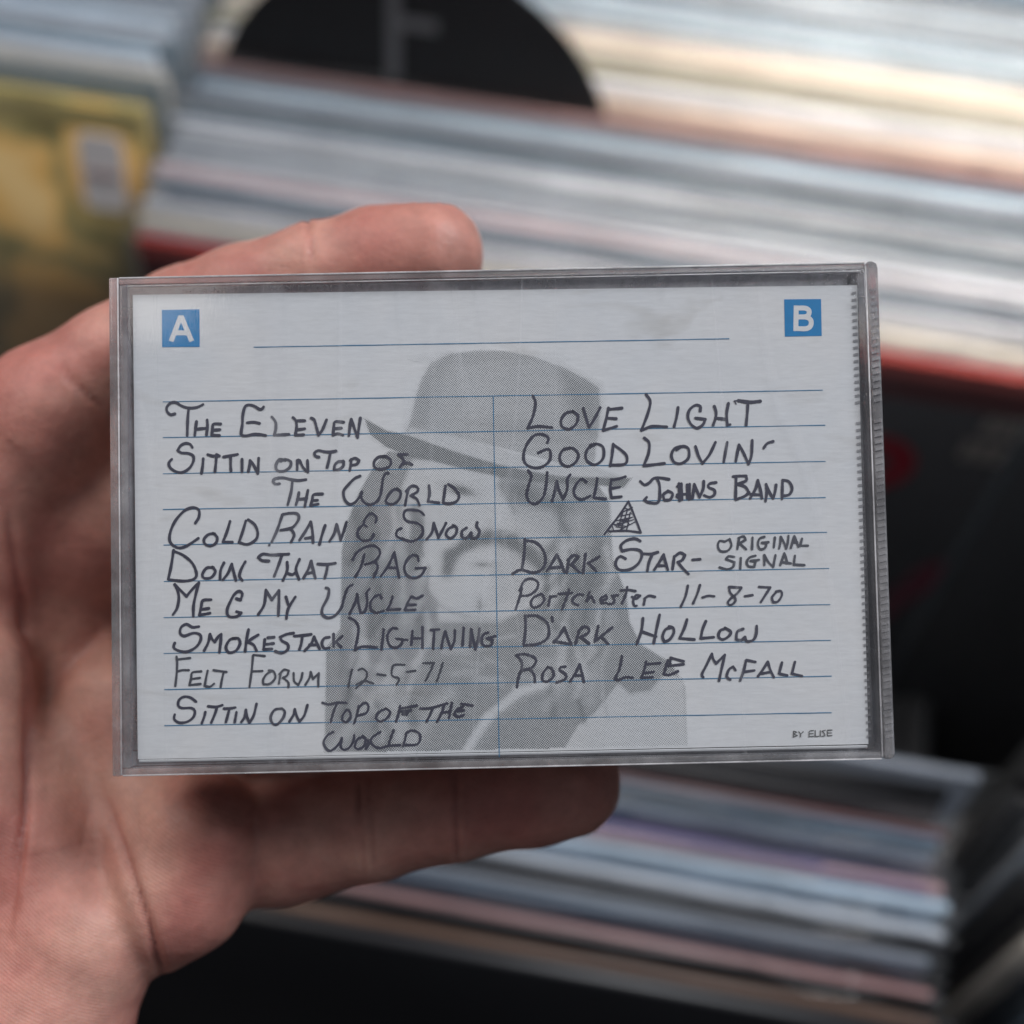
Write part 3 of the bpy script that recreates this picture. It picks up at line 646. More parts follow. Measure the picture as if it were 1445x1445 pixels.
# printed portrait: a man in a brimmed hat with long hair, as printed tone
def portrait():
    st = 1.6
    x0, x1, y0, y1 = 444, 992, 482, 1067
    nx, ny = int((x1 - x0) / st) + 1, int((y1 - y0) / st) + 1
    gx, gy = np.meshgrid(x0 + np.arange(nx) * st, y0 + np.arange(ny) * st)
    X, Y = (gx - 440) * 2.407, (gy - 480) * 2.407
    T = np.zeros_like(X)
    def poly(pts, soft):
        P = np.array(pts, float); n = len(P)
        ins = np.zeros(X.shape, bool); d = np.full(X.shape, 1e9)
        for i in range(n):
            (ax, ay), (bx, by) = P[i], P[(i + 1) % n]
            c = ((ay > Y) != (by > Y)) & (X < (bx - ax) * (Y - ay) / (by - ay + 1e-9) + ax)
            ins ^= c
            ux, uy = bx - ax, by - ay
            t = np.clip(((X - ax) * ux + (Y - ay) * uy) / (ux * ux + uy * uy), 0, 1)
            d = np.minimum(d, np.hypot(X - ax - t * ux, Y - ay - t * uy))
        sd = np.where(ins, d, -d)
        return np.clip(0.5 + sd / (2 * soft), 0, 1)
    def put(pts, tone, soft=8, a=1.0):
        nonlocal T
        m = poly(pts, soft) * a
        T = T * (1 - m) + tone * m
    def blob(cx, cy, rx, ry, tone, a=1.0, rot=0.0):
        nonlocal T
        c, s = math.cos(rot), math.sin(rot)
        u, w_ = ((X - cx) * c + (Y - cy) * s) / rx, (-(X - cx) * s + (Y - cy) * c) / ry
        m = np.exp(-(u * u + w_ * w_)) * a
        T = T * (1 - m) + tone * m
    def lines(pts, wd, tone, a=1.0):
        nonlocal T
        for p, q in zip(pts, pts[1:]):
            ux, uy = q[0] - p[0], q[1] - p[1]
            t = np.clip(((X - p[0]) * ux + (Y - p[1]) * uy) / (ux * ux + uy * uy), 0, 1)
            m = np.exp(-(np.hypot(X - p[0] - t * ux, Y - p[1] - t * uy) / wd) ** 2) * a
            T = T * (1 - m) + tone * m
    # hair mass, shoulders
    put([(260, 380), (210, 430), (160, 520), (120, 620), (100, 720), (98, 850), (95, 985), (48, 1050), (45, 1200), (42, 1400), (1275, 1400), (1268, 1180), (1225, 1105), (1120, 1040), (1080, 960), (1070, 870), (1020, 740), (1010, 560), (960, 470)], 0.55, 5)
    put([(1040, 1170), (1120, 1120), (1262, 1150), (1275, 1400), (850, 1400), (905, 1310), (960, 1270)], 0.27, 5)
    put([(1120, 1040), (1225, 1105), (1150, 1195), (1080, 1205), (1030, 1160)], 0.56, 8)
    # face
    put([(345, 410), (520, 420), (640, 465), (1000, 540), (1015, 620), (900, 700), (880, 820), (760, 900), (640, 960), (430, 960), (425, 900), (355, 800), (300, 640), (300, 520)], 0.24, 9)
    put([(640, 450), (900, 480), (1010, 540), (1020, 740), (930, 700), (860, 690), (760, 640), (680, 600), (665, 560), (630, 500)], 0.50, 10)
    put([(690, 560), (870, 600), (880, 700), (800, 720), (700, 640)], 0.40, 18)
    put([(640, 640), (700, 600), (870, 720), (860, 860), (700, 900), (600, 900)], 0.34, 20)
    blob(505, 515, 52, 20, 0.72, 1, .25); blob(500, 545, 60, 12, .16, .6, .2); blob(450, 500, 40, 12, .4, .6, .3)
    blob(800, 555, 120, 22, 0.62, .9, .2); blob(720, 520, 60, 30, 0.66, .9, .4)
    blob(660, 640, 22, 40, 0.22, .7); blob(640, 655, 22, 10, 0.58, .7)
    lines([(460, 790), (470, 740), (530, 695), (600, 675), (680, 690), (740, 730), (800, 800)], 24, 0.70, .95)
    blob(580, 768, 36, 10, 0.58, .9); blob(590, 740, 60, 12, .16, .6); blob(560, 840, 60, 34, .15, .6); blob(572, 905, 14, 26, 0.6, .8)
    lines([(420, 900), (520, 945), (640, 960)], 12, 0.45, .6)
    lines([(300, 520), (300, 640), (350, 790), (420, 900)], 16, .56, .6)
    # hair strands and cloth folds
    rr = random.Random(3)
    for k in range(44):
        x = rr.uniform(110, 400); y_ = rr.uniform(560, 1250)
        lines([(x, y_), (x + rr.uniform(-30, 20), y_ + 90), (x + rr.uniform(-50, 40), y_ + 170)], rr.uniform(8, 22), rr.choice((.34, .42, .62, .72)), .65)
    for k in range(36):
        x = rr.uniform(800, 1020); y_ = rr.uniform(560, 1150)
        lines([(x, y_), (x + rr.uniform(-30, 30), y_ + 90), (x + rr.uniform(-60, 40), y_ + 160)], rr.uniform(8, 22), rr.choice((.32, .42, .62, .70)), .65)
    for k in range(16):
        x = rr.uniform(440, 820); y_ = rr.uniform(1000, 1180)
        lines([(x, y_), (x + rr.uniform(60, 130), y_ + rr.uniform(-15, 35))], rr.uniform(8, 16), rr.choice((.36, .4, .55)), .5)
    lines([(520, 1400), (600, 1280), (700, 1200), (790, 1170)], 17, 0.17, .95)
    lines([(495, 1400), (570, 1270), (670, 1190)], 9, 0.56, .8); lines([(560, 1400), (640, 1285), (720, 1215)], 8, 0.52, .8)
    lines([(60, 1400), (240, 1180), (300, 1120)], 20, 0.34, .6); lines([(330, 1390), (420, 1250), (470, 1200)], 24, .36, .6)
    # hat
    put([(405, 78), (470, 47), (560, 35), (650, 36), (750, 55), (850, 92), (930, 132), (976, 165), (980, 240), (972, 330), (960, 420), (900, 440), (640, 370), (320, 318), (340, 255), (352, 195), (370, 140)], 0.42, 4)
    put([(840, 90), (976, 160), (980, 240), (970, 330), (900, 320), (860, 200)], 0.56, 26, .85)
    put([(405, 78), (470, 55), (430, 180), (390, 310), (320, 318), (345, 230)], 0.50, 22, .8)
    put([(520, 290), (800, 350), (960, 400), (900, 330), (640, 260)], 0.50, 20, .7)
    blob(600, 60, 180, 18, .5, .6); blob(560, 180, 90, 80, .36, .6)
    put([(325, 300), (480, 330), (640, 372), (800, 420), (965, 435), (1085, 480), (900, 475), (640, 440), (480, 385), (330, 325)], 0.27, 7)
    put([(178, 268), (255, 310), (330, 326), (480, 380), (640, 428), (830, 468), (1088, 472), (1060, 508), (960, 498), (800, 490), (640, 470), (520, 445), (400, 412), (330, 402), (250, 368), (196, 325)], 0.62, 5)
    # fade at the paper and fine grain
    ng = np.random.RandomState(1).normal(0, 0.02, T.shape)
    T = np.clip(T + ng * (T > 0.05), 0, 1)
    T[T < 0.03] = -0.3
    T[gy > 1071.5 - (gx - 194) * 0.0208 - 3.0] = -0.3
    V, Fc = [], []
    pl = [on_plane(x, y_, ZC) for x, y_ in ((x0, y0), (x0 + (nx - 1) * st, y0), (x0, y0 + (ny - 1) * st), (x0 + (nx - 1) * st, y0 + (ny - 1) * st))]
    a = (gx - gx[0, 0]) / (gx[0, -1] - gx[0, 0]); b_ = (gy - gy[0, 0]) / (gy[-1, 0] - gy[0, 0])
    XX = (pl[0][0] * (1 - a) + pl[1][0] * a) * (1 - b_) + (pl[2][0] * (1 - a) + pl[3][0] * a) * b_
    YY = (pl[0][1] * (1 - a) + pl[1][1] * a) * (1 - b_) + (pl[2][1] * (1 - a) + pl[3][1] * a) * b_
    co = np.stack([XX * MM, YY * MM, np.full_like(XX, (ZC + 0.02) * MM)], -1).reshape(-1, 3)
    idx = np.arange(nx * ny).reshape(ny, nx)
    q = np.stack([idx[:-1, :-1], idx[1:, :-1], idx[1:, 1:], idx[:-1, 1:]], -1).reshape(-1, 4)
    keep = (T.reshape(-1)[q] > 0).any(1)
    q = q[keep]
    used = np.unique(q); remap = -np.ones(len(co), int); remap[used] = np.arange(len(used))
    me = bpy.data.meshes.new('printed_portrait')
    me.from_pydata(co[used], [], remap[q]); me.update()
    at = me.attributes.new('tone', 'FLOAT', 'POINT')
    at.data.foreach_set('value', T.reshape(-1)[used].astype(np.float32))
    return link('printed_portrait', me, M_HALF, card)
portrait()['label'] = 'grey halftone print of a long-haired man in a brimmed hat'
# ------------------------------------------------------------------ the hand (one continuous surface from rounded limbs)
def surface_nets(F, org, h):
    ins = F < 0
    nx, ny, nz = F.shape
    cnt = np.zeros((nx - 1, ny - 1, nz - 1), np.int8)
    for dx in (0, 1):
        for dy in (0, 1):
            for dz in (0, 1):
                cnt += ins[dx:nx - 1 + dx, dy:ny - 1 + dy, dz:nz - 1 + dz]
    cells = np.argwhere((cnt > 0) & (cnt < 8))
    ids = -np.ones(cnt.shape, np.int64)
    ids[tuple(cells.T)] = np.arange(len(cells))
    C = [(0, 0, 0), (1, 0, 0), (0, 1, 0), (1, 1, 0), (0, 0, 1), (1, 0, 1), (0, 1, 1), (1, 1, 1)]
    E = [(0, 1), (2, 3), (4, 5), (6, 7), (0, 2), (1, 3), (4, 6), (5, 7), (0, 4), (1, 5), (2, 6), (3, 7)]
    acc = np.zeros((len(cells), 3)); n = np.zeros(len(cells))
    val = [F[cells[:, 0] + c[0], cells[:, 1] + c[1], cells[:, 2] + c[2]] for c in C]
    for a, b_ in E:
        va, vb = val[a], val[b_]
        m = (va < 0) != (vb < 0)
        t = np.where(m, va / np.where(m, va - vb, 1), 0)
        p = np.array(C[a]) + t[:, None] * (np.array(C[b_]) - np.array(C[a]))
        acc += p * m[:, None]; n += m
    V = (cells + acc / n[:, None]) * h + org
    faces = []
    for ax in range(3):
        u, w = [(1, 2), (2, 0), (0, 1)][ax]
        sl0 = [slice(None)] * 3; sl1 = [slice(None)] * 3
        sl0[ax] = slice(0, -1); sl1[ax] = slice(1, None)
        a, b_ = ins[tuple(sl0)], ins[tuple(sl1)]
        e = np.argwhere(a != b_)
        e = e[(e[:, u] > 0) & (e[:, w] > 0) & (e[:, u] < F.shape[u] - 1) & (e[:, w] < F.shape[w] - 1)]
        flip = a[tuple(e.T)]
        def cid(du, dw):
            q = e.copy(); q[:, u] -= du; q[:, w] -= dw
            return ids[tuple(q.T)]
        quad = np.stack([cid(0, 0), cid(1, 0), cid(1, 1), cid(0, 1)], 1)
        quad[~flip] = quad[~flip][:, ::-1]
        faces.append(quad)
    return V, np.concatenate(faces)

def P3(px, py, z):
    return on_plane(px, py, z)

def build_hand():
    h = 0.72
    lo = np.array([-150., -140., -74.]); hi = np.array([34., 52., -4.])
    dim = np.ceil((hi - lo) / h).astype(int)
    ax = [lo[i] + np.arange(dim[i]) * h for i in range(3)]
    F = np.full(dim, 50.0, np.float32)
    def chain(pts, k):
        """rounded limb through (px, py, z, r), blended into the rest over k mm"""
        q = [np.append(P3(p[0], p[1], p[2]), p[3]) for p in pts]
        dd = None
        rmax = max(p[3] for p in q)
        A = np.array([p[:3] for p in q])
        mn = A.min(0) - rmax - k - 4; mx = A.max(0) + rmax + k + 4
        i0 = np.maximum(((mn - lo) / h).astype(int), 0); i1 = np.minimum(((mx - lo) / h).astype(int) + 2, dim)
        if (i1 <= i0).any(): return
        s = tuple(slice(a, b_) for a, b_ in zip(i0, i1))
        X = ax[0][s[0]][:, None, None].astype(np.float32); Y = ax[1][s[1]][None, :, None].astype(np.float32); Z = ax[2][s[2]][None, None, :].astype(np.float32)
        for a, b_ in zip(q, q[1:]):
            d = b_[:3] - a[:3]; L = d @ d + 1e-9
            t = ((X - a[0]) * d[0] + (Y - a[1]) * d[1] + (Z - a[2]) * d[2]) / L
            t = np.clip(t, 0, 1)
            ts = t * t * (3 - 2 * t) * 0.6 + t * 0.4
            r = a[3] + (b_[3] - a[3]) * ts
            e = np.sqrt((X - a[0] - t * d[0]) ** 2 + (Y - a[1] - t * d[1]) ** 2 + (Z - a[2] - t * d[2]) ** 2) - r
            if dd is None: dd = e
            else:
                hh = np.maximum(1.5 - np.abs(dd - e), 0) / 1.5
                dd = np.minimum(dd, e) - hh * hh * 1.5 / 4
        f = F[s]
        hh = np.maximum(k - np.abs(f - dd), 0) / k
        F[s] = np.minimum(f, dd) - hh * hh * k / 4
    for pts, k in HAND: chain(pts, k)
    V, Q = surface_nets(F, lo, h)
    # relax the staircase, keep the volume
    n = len(V)
    ed = np.concatenate([Q[:, [0, 1]], Q[:, [1, 2]], Q[:, [2, 3]], Q[:, [3, 0]]])
    ed = np.unique(np.sort(ed, 1), axis=0)
    deg = np.bincount(ed.ravel(), minlength=n)[:, None]
    def lap(V):
        S = np.zeros_like(V)
        for c in range(3):
            S[:, c] = np.bincount(ed[:, 0], V[ed[:, 1], c], n) + np.bincount(ed[:, 1], V[ed[:, 0], c], n)
        return S / deg - V
    for _ in range(4):
        V = V + 0.55 * lap(V); V = V - 0.57 * lap(V)
    # normals
    def normals(V):
        a, b_, c, d = (V[Q[:, i]] for i in range(4))
        fn = np.cross(c - a, d - b_)
        Nn = np.zeros_like(V)
        for i in range(4):
            for c_ in range(3): Nn[:, c_] += np.bincount(Q[:, i], fn[:, c_], n)
        return Nn / np.maximum(np.linalg.norm(Nn, axis=1), 1e-9)[:, None]
    Nn = normals(V)
    px, py = to_photo(V)
    front = np.clip(Nn[:, 2] * 3, 0, 1)
    disp = np.zeros(n); flush = np.zeros(n)
    def dist(line):
        d = np.full(n, 1e9); tt = np.zeros(n)
        for i, ((ax_, ay), (bx, by)) in enumerate(zip(line, line[1:])):
            ux, uy = bx - ax_, by - ay
            t = np.clip(((px - ax_) * ux + (py - ay) * uy) / (ux * ux + uy * uy), 0, 1)
            e = np.hypot(px - ax_ - t * ux, py - ay - t * uy)
            m = e < d; d[m] = e[m]; tt[m] = (i + t[m]) / (len(line) - 1)
        return d, tt
    for line, dep, w in CREASES:
        d, tt = dist(line)
        taper = np.clip(np.minimum(tt, 1 - tt) * 6, 0.15, 1) if len(line) > 2 else 1
        g = np.exp(-(d / (w * 8.7)) ** 2)
        disp -= dep * g * front * taper
        disp += 0.18 * dep * np.exp(-((d - w * 8.7 * 3) / (w * 8.7 * 1.8)) ** 2) * front * taper
        flush += 0.55 * min(1, dep) * np.exp(-(d / (w * 8.7 * 1.5)) ** 2) * taper
    for cx, cy, r, a in PADS:
        g = np.exp(-(((px - cx) ** 2 + (py - cy) ** 2) / r ** 2))
        disp += a * g * front; flush += 0.45 * g
    # low-frequency unevenness of flesh
    ph = np.sin(V[:, 0] * 0.21 + 1.3) * np.sin(V[:, 1] * 0.17 + .4) + 0.6 * np.sin(V[:, 0] * 0.45 + V[:, 1] * 0.31) * np.sin(V[:, 1] * 0.52 - V[:, 2] * .3)
    V = V + Nn * (disp + 0.16 * ph)[:, None]
    me = bpy.data.meshes.new('hand')
    me.vertices.add(n); me.vertices.foreach_set('co', (V * MM).ravel())
    me.loops.add(len(Q) * 4); me.loops.foreach_set('vertex_index', Q.ravel())
    me.polygons.add(len(Q)); me.polygons.foreach_set('loop_start', np.arange(0, len(Q) * 4, 4)); me.polygons.foreach_set('loop_total', np.full(len(Q), 4))
    me.polygons.foreach_set('use_smooth', np.ones(len(Q), bool))
    me.update(calc_edges=True)
    at = me.attributes.new('flush', 'FLOAT', 'POINT'); at.data.foreach_set('value', np.clip(flush, 0, 1).astype(np.float32))
    # ridge phase: fans around the finger pads, slants over the palm
    rid = (V[:, 0] * 0.5 + V[:, 1] * 0.85) + 2.2 * np.sin(V[:, 0] * 0.09) + 1.5 * np.sin(V[:, 1] * 0.11 + 1)
    tipc = P3(560, 420, -19)
    wt = 1 / (1 + np.exp(-(px - 420) / 25.0)) * (py < 600)
    rt = np.hypot((V[:, 0] - tipc[0]) * 0.8, V[:, 1] - tipc[1] + 6) 
    rid = rid * (1 - wt) + rt * wt
    at = me.attributes.new('ridge', 'FLOAT', 'POINT'); at.data.foreach_set('value', rid.astype(np.float32))
    return me

HAND = [
    # palm core and forearm
    ([(40, 740, -43, 15), (-300, 1150, -46, 20), (-600, 1500, -48, 24)], 12),
    ([(110, 900, -46, 13), (-200, 1250, -48, 19)], 12),
    ([(180, 1080, -44, 13), (-100, 1350, -47, 20), (-600, 1750, -50, 26)], 12),
    # index finger along the top edge
    ([(604, 359, -27.2, 8.9), (530, 371, -27.2, 8.7), (440, 391, -27, 8.3), (340, 423, -28.5, 8.8), (265, 457, -30, 9.3), (160, 521, -31, 10), (90, 585, -32, 11.5)], 5),
    ([(70, 615, -33, 13), (-20, 690, -35, 15.5), (-220, 860, -38, 18)], 7),
    # middle and ring finger behind the case
    ([(640, 600, -27, 8.6), (480, 610, -28, 8.8), (300, 660, -33, 9.5), (130, 760, -40, 12)], 4),
    ([(700, 985, -29, 8.4), (540, 1000, -31, 8.7), (360, 1015, -35, 9.6), (170, 1000, -42, 12)], 4),
    # lowest finger under the case
    ([(800, 1105, -28, 8.6), (750, 1114, -28, 8.9), (640, 1134, -28, 8.8), (520, 1162, -29.5, 9.1), (405, 1184, -32, 10.3), (300, 1200, -34, 10.5)], 3),
    # finger base pad and heel of the hand
    ([(283, 1182, -26, 10.5), (252, 1250, -26, 11.2), (215, 1275, -28, 11)], 1.6),
    ([(215, 1170, -31, 10.5), (180, 1010, -38, 10.5)], 6),
    ([(104, 1318, -26, 14), (30, 1440, -25, 17), (-180, 1640, -28, 21)], 1.6),
    ([(75, 1210, -28.5, 12), (88, 1075, -34, 9.5)], 3),
    # ball of the thumb and the thumb itself, outside the frame
    ([(-60, 960, -27, 12), (-70, 1150, -25, 14), (-120, 1400, -24, 17)], 3),
    ([(-50, 780, -34, 12.5), (-160, 900, -32, 15)], 6),
    ([(-250, 900, -32, 14), (-420, 620, -28, 11.5), (-480, 380, -24, 10), (-470, 230, -22, 9)], 8),
]
CREASES = [
    ([(431, 296), (437, 335), (443, 378)], 0.65, 0.3),
    ([(256, 352), (259, 370), (264, 392)], 0.2, 0.25),
    ([(84, 505), (98, 535), (124, 558), (152, 580)], 0.5, 0.45),
    ([(60, 512), (75, 520), (92, 530)], 0.2, 0.3),
    ([(148, 1120), (160, 1160), (183, 1225), (205, 1290), (222, 1350), (236, 1395)], 0.8, 0.55),
    ([(8, 700), (14, 760), (28, 850), (40, 950), (40, 1060), (36, 1150), (24, 1230), (10, 1330)], 0.9, 0.6),
    ([(0, 1212), (50, 1208), (95, 1196), (130, 1188), (152, 1200)], 0.18, 0.25),
    ([(60, 985), (95, 945), (130, 905), (152, 880)], 0.4, 1.1),
    ([(30, 590), (70, 615), (110, 640), (152, 665)], 0.14, 0.25),
    ([(20, 560), (60, 590), (100, 600)], 0.1, 0.2),
    ([(40, 640), (90, 670), (150, 700)], 0.12, 0.3),
    ([(0, 610), (40, 650), (70, 700), (90, 770)], 0.12, 0.3),
    ([(80, 765), (120, 762), (152, 768)], 0.15, 0.25),
    ([(641, 1080), (641, 1150), (644, 1225)], 0.8, 0.32),
    ([(505, 1080), (508, 1160), (514, 1245)], 0.55, 0.28),
    ([(522, 1080), (524, 1160), (528, 1242)], 0.4, 0.25),
    ([(135, 1120), (120, 1160), (118, 1200)], 0.15, 0.25),
    ([(60, 1230), (90, 1290), (100, 1360)], 0.1, 0.3), ([(20, 1300), (60, 1350), (80, 1430)], 0.1, 0.3),
]
PADS = [(560, 350, 80, 0.35), (60, 600, 70, 0.7), (300, 1190, 55, 0.4), (720, 1140, 80, 0.2)]
person = empty('person', CASE, 'hand of a person holding the clear case from behind, palm towards the viewer', 'person')
link('hand', build_hand(), M_SKIN, person)
# ------------------------------------------------------------------ record bins behind and below the hand
M_BLACK = simple('black_laminate', (0.012, 0.012, 0.014), 0.45)
M_FLOOR = simple('dark_floor', (0.03, 0.028, 0.027), 0.7, noise=0.3, scale=4)
me = mesh('floor', [(-6, -6, 0), (6, -6, 0), (6, 6, 0), (-6, 6, 0)], [(0, 1, 2, 3)])
tag(link('floor', me, M_FLOOR), kind='structure')
me = box_mesh('wall', (-4, 3.2, 0.001), (4, 3.3, 3.2))
tag(link('wall', me, simple('wall_paint', (0.16, 0.16, 0.17), 0.8)), kind='structure')

ZT = 1.04
def film_mat():
    m, nt, b = mat_new('plastic_film')
    out = nt.nodes['Material Output']; nt.nodes.remove(b)
    tr = N(nt, 'ShaderNodeBsdfTransparent')
    gl = N(nt, 'ShaderNodeBsdfGlossy', i_Roughness=0.2)
    df = N(nt, 'ShaderNodeBsdfTranslucent'); df.inputs[0].default_value = (0.80, 0.84, 0.88, 1)
    d2 = N(nt, 'ShaderNodeBsdfDiffuse'); d2.inputs[0].default_value = (0.72, 0.76, 0.80, 1)
    tc = N(nt, 'ShaderNodeTexCoord')
    mp = N(nt, 'ShaderNodeMapping'); mp.inputs['Scale'].default_value = (1, 1, 3)
    no = N(nt, 'ShaderNodeTexNoise', i_Scale=26.0, i_Detail=3.0, i_Distortion=1.0)
    nt.links.new(tc.outputs['Object'], mp.inputs[0]); nt.links.new(mp.outputs[0], no.inputs['Vector'])
    bp = N(nt, 'ShaderNodeBump', i_Strength=0.6, i_Distance=0.004)
    nt.links.new(no.outputs['Fac'], bp.inputs['Height']); nt.links.new(bp.outputs[0], gl.inputs['Normal'])
    a = N(nt, 'ShaderNodeMixShader'); a.inputs[0].default_value = 0.5
    nt.links.new(df.outputs[0], a.inputs[1]); nt.links.new(d2.outputs[0], a.inputs[2])
    c = N(nt, 'ShaderNodeMixShader'); c.inputs[0].default_value = 0.09
    nt.links.new(tr.outputs[0], c.inputs[1]); nt.links.new(a.outputs[0], c.inputs[2])
    fr = schlick(nt)
    fa = N(nt, 'ShaderNodeMath', operation='MULTIPLY_ADD'); fa.inputs[1].default_value = 0.7; fa.inputs[2].default_value = 0.02; fa.use_clamp = True
    nt.links.new(fr.outputs[0], fa.inputs[0])
    d = N(nt, 'ShaderNodeMixShader'); nt.links.new(fa.outputs[0], d.inputs[0])
    nt.links.new(c.outputs[0], d.inputs[1]); nt.links.new(gl.outputs[0], d.inputs[2])
    nt.links.new(d.outputs[0], out.inputs[0])
    return m
M_FILM = film_mat()
CARDM = {}
def card_mat(name, col):
    if name not in CARDM: CARDM[name] = simple(name.replace(' ', '_') + '_cardboard', col, 0.4, 0.5, 0.22, 40)
    return CARDM[name]
PAL = {'white': (.64, .67, .74), 'cream': (.66, .62, .55), 'pale grey': (.42, .46, .52), 'grey': (.21, .24, .29), 'slate blue': (.10, .15, .21), 'black': (.012, .012, .015),
       'dusty pink': (.50, .33, .35), 'red': (.55, .03, .025), 'pale blue': (.42, .53, .64), 'brown': (.16, .09, .06), 'teal': (.13, .18, .22), 'purple': (.13, .09, .24),
       'peach': (.58, .46, .39), 'salmon': (.30, .17, .17), 'yellow': (.6, .48, .16), 'olive': (.28, .28, .20), 'dark red': (.10, .03, .03)}
LEAN = R(15)
JM = {}
def jacket_mesh(t):
    k = round(t, 4)
    if k not in JM: JM[k] = box_mesh('jacket', (0, 0, -0.315), (0.315, k, 0), 0.0006, 1)
    return JM[k]
def film_mesh(rn, width=0.322):
    """polythene outer: front and back sheet with a wavy open top"""
    v, f = [], []
    n = 34
    a1, a2, p1, p2, p3 = rn.uniform(.0004, .0016), rn.uniform(.0002, .0008), rn.uniform(0, 6), rn.uniform(0, 6), rn.uniform(0, 6)
    up0 = rn.uniform(.002, .006); sl = rn.uniform(-.004, .004)
    for side in (0, 1):
        for i in range(n + 1):
            x = -0.0035 + width * i / n
            wob = a1 * math.sin(x * 40 + p1) + a2 * math.sin(x * 110 + p2)
            up = up0 + sl * i / n + .0015 * math.sin(x * 23 + p3)
            y = (-0.0008 if side == 0 else 0.0044)
            for z, k in ((-0.32, 0), (-0.01, .15), (-0.001, .7), (up * .5, 1.2), (up, 2.2)):
                yy = y * (1 if z < 0 else max(0.15, 1 - z / .008)) + wob * k + (0.0018 * (z > 0) if side == 0 else 0)
                v.append((x, yy, z))
    W5 = 5
    for side in (0, 1):
        o = side * (n + 1) * W5
        for i in range(n):
            for k in range(W5 - 1):
                q = o + i * W5 + k
                f.append((q, q + W5, q + W5 + 1, q + 1) if side == 0 else (q, q + 1, q + W5 + 1, q + W5))
    me = mesh('film', v, f)
    for p in me.polygons: p.use_smooth = True
    return me
RN = random.Random(11)
FILMS = [film_mesh(RN) for _ in range(9)]
J = {}
def sleeve(x, y, colour, label, group, t=0.0034, film=True, z=ZT, yaw=0.0, lean=LEAN, fm=None, roll=0.0):
    mat = Matrix.Translation((x, y, z)) @ Matrix.Rotation(roll, 4, 'Y') @ Matrix.Rotation(yaw, 4, 'Z') @ Matrix.Rotation(-lean, 4, 'X')
    root = empty('record_sleeve', mat, label, 'record sleeve', group)
    key = (colour, round(t, 4))
    if key not in J:
        me = jacket_mesh(t).copy(); me.materials.clear(); me.materials.append(card_mat(colour, PAL[colour])); J[key] = me
    link('jacket', J[key], None, root)
    if film: link('plastic_outer', fm or RN.choice(FILMS), M_FILM, root)
    return root

ORD = ['first', 'second', 'third', 'fourth', 'fifth', 'sixth', 'seventh', 'eighth', 'ninth', 'tenth']
def nth(i):
    if i < 10: return ORD[i]
    s = {0: 'th', 1: 'st', 2: 'nd', 3: 'rd'}
    n = i + 1
    return '%d%s' % (n, 'th' if 10 <= n % 100 <= 20 else s.get(n % 10, 'th'))

# upper bin, front to back
UP = ['grey', 'cream', 'white', 'slate blue', 'pale grey', 'dusty pink', 'white', 'pale grey', 'teal', 'white', 'pale grey', 'slate blue', 'teal', 'grey', 'pale blue', 'slate blue', 'salmon', 'peach',
      'cream', 'white', 'olive', 'cream', 'cream', 'peach', 'cream', 'white', 'pale blue', 'grey', 'pale blue', 'slate blue', 'pale grey', 'pale blue', 'grey', 'white', 'slate blue', 'grey', 'pale blue']
front = sleeve(-0.1645, 0.2289, 'black', 'black record sleeve with a red top edge, front of the upper bin', 'record sleeves in the upper bin', t=0.004, fm=FILMS[0])
y = 0.2289
for i, c in enumerate(UP):
    y += RN.choice((.0040, .0042, .0046, .0052, .0060)) if i > 1 else .0056
    if 0.3105 < y < 0.3175: y = 0.3178
    w = c if c[0] not in 'aeiou' else c
    sleeve(-0.1645 + RN.uniform(-.004, .004), y, c, '%s edged sleeve in the upper bin, %s behind the black red-topped one' % (c, nth(i)), 'record sleeves in the upper bin', t=RN.choice((.0028, .0034, .0040)), yaw=RN.uniform(-.004, .009) if i > 1 else 0.0, z=ZT + RN.uniform(-.003, .002) - .001 * (i < 2), roll=RN.uniform(-.008, .008))
# art printed on the black front sleeve
def art(name, pts, col, parent, z=-0.0009, rough=.5):
    m = simple(name + '_ink', col, rough)
    v = [(p[0], z, p[1]) for p in pts] + [(p[0], z + .0005, p[1]) for p in pts]
    n = len(pts)
    f = [tuple(range(n)), tuple(range(2 * n - 1, n - 1, -1))] + [(i, i + n, (i + 1) % n + n, (i + 1) % n) for i in range(n)]
    return link(name, mesh(name, v, f), m, parent)
def ringpts(cx, cz, r0, r1, a0=0, a1=360, n=28):
    o = [(cx + r1 * math.cos(R(a0 + (a1 - a0) * i / n)), cz + r1 * math.sin(R(a0 + (a1 - a0) * i / n))) for i in range(n + 1)]
    return o + [(cx + r0 * math.cos(R(a0 + (a1 - a0) * i / n)), cz + r0 * math.sin(R(a0 + (a1 - a0) * i / n))) for i in range(n, -1, -1)]
art('red_band', [(0.0005, -.0055), (.3145, -.0055), (.3145, -.0002), (.0005, -.0002)], (.55, .05, .03), front, -0.0004)
art('dark_red_band', [(0.0005, -.016), (.3145, -.016), (.3145, -.0057), (.0005, -.0057)], (.12, .008, .008), front, -0.0004)
link('red_edge', box_mesh('red_edge', (0.0005, -.0005, 0.0001), (.3145, .0042, .0006)), simple('red_edge_paint', (.26, .02, .015), .4), front)
art('red_ring', ringpts(.272, -.050, .0055, .0135), (.28, .006, .02), front)
for k, (xa, xb, zz) in enumerate(((.301, .3140, -.023), (.298, .3140, -.036))):
    x = xa
    while x < xb:
        art('pale_letter', [(x, zz - .0045), (min(x + .0042, xb), zz - .0045), (min(x + .0046, xb), zz + .0045), (x + .0004, zz + .0045)], (.34, .29, .25), front)
        x += .0054
art('grey_arc', ringpts(.245, -.150, .048, .056, 10, 100), (.05, .055, .06), front)
art('tan_shape', [(.262, -.135), (.296, -.128), (.290, -.155), (.270, -.20), (.262, -.205)], (.11, .09, .06), front)
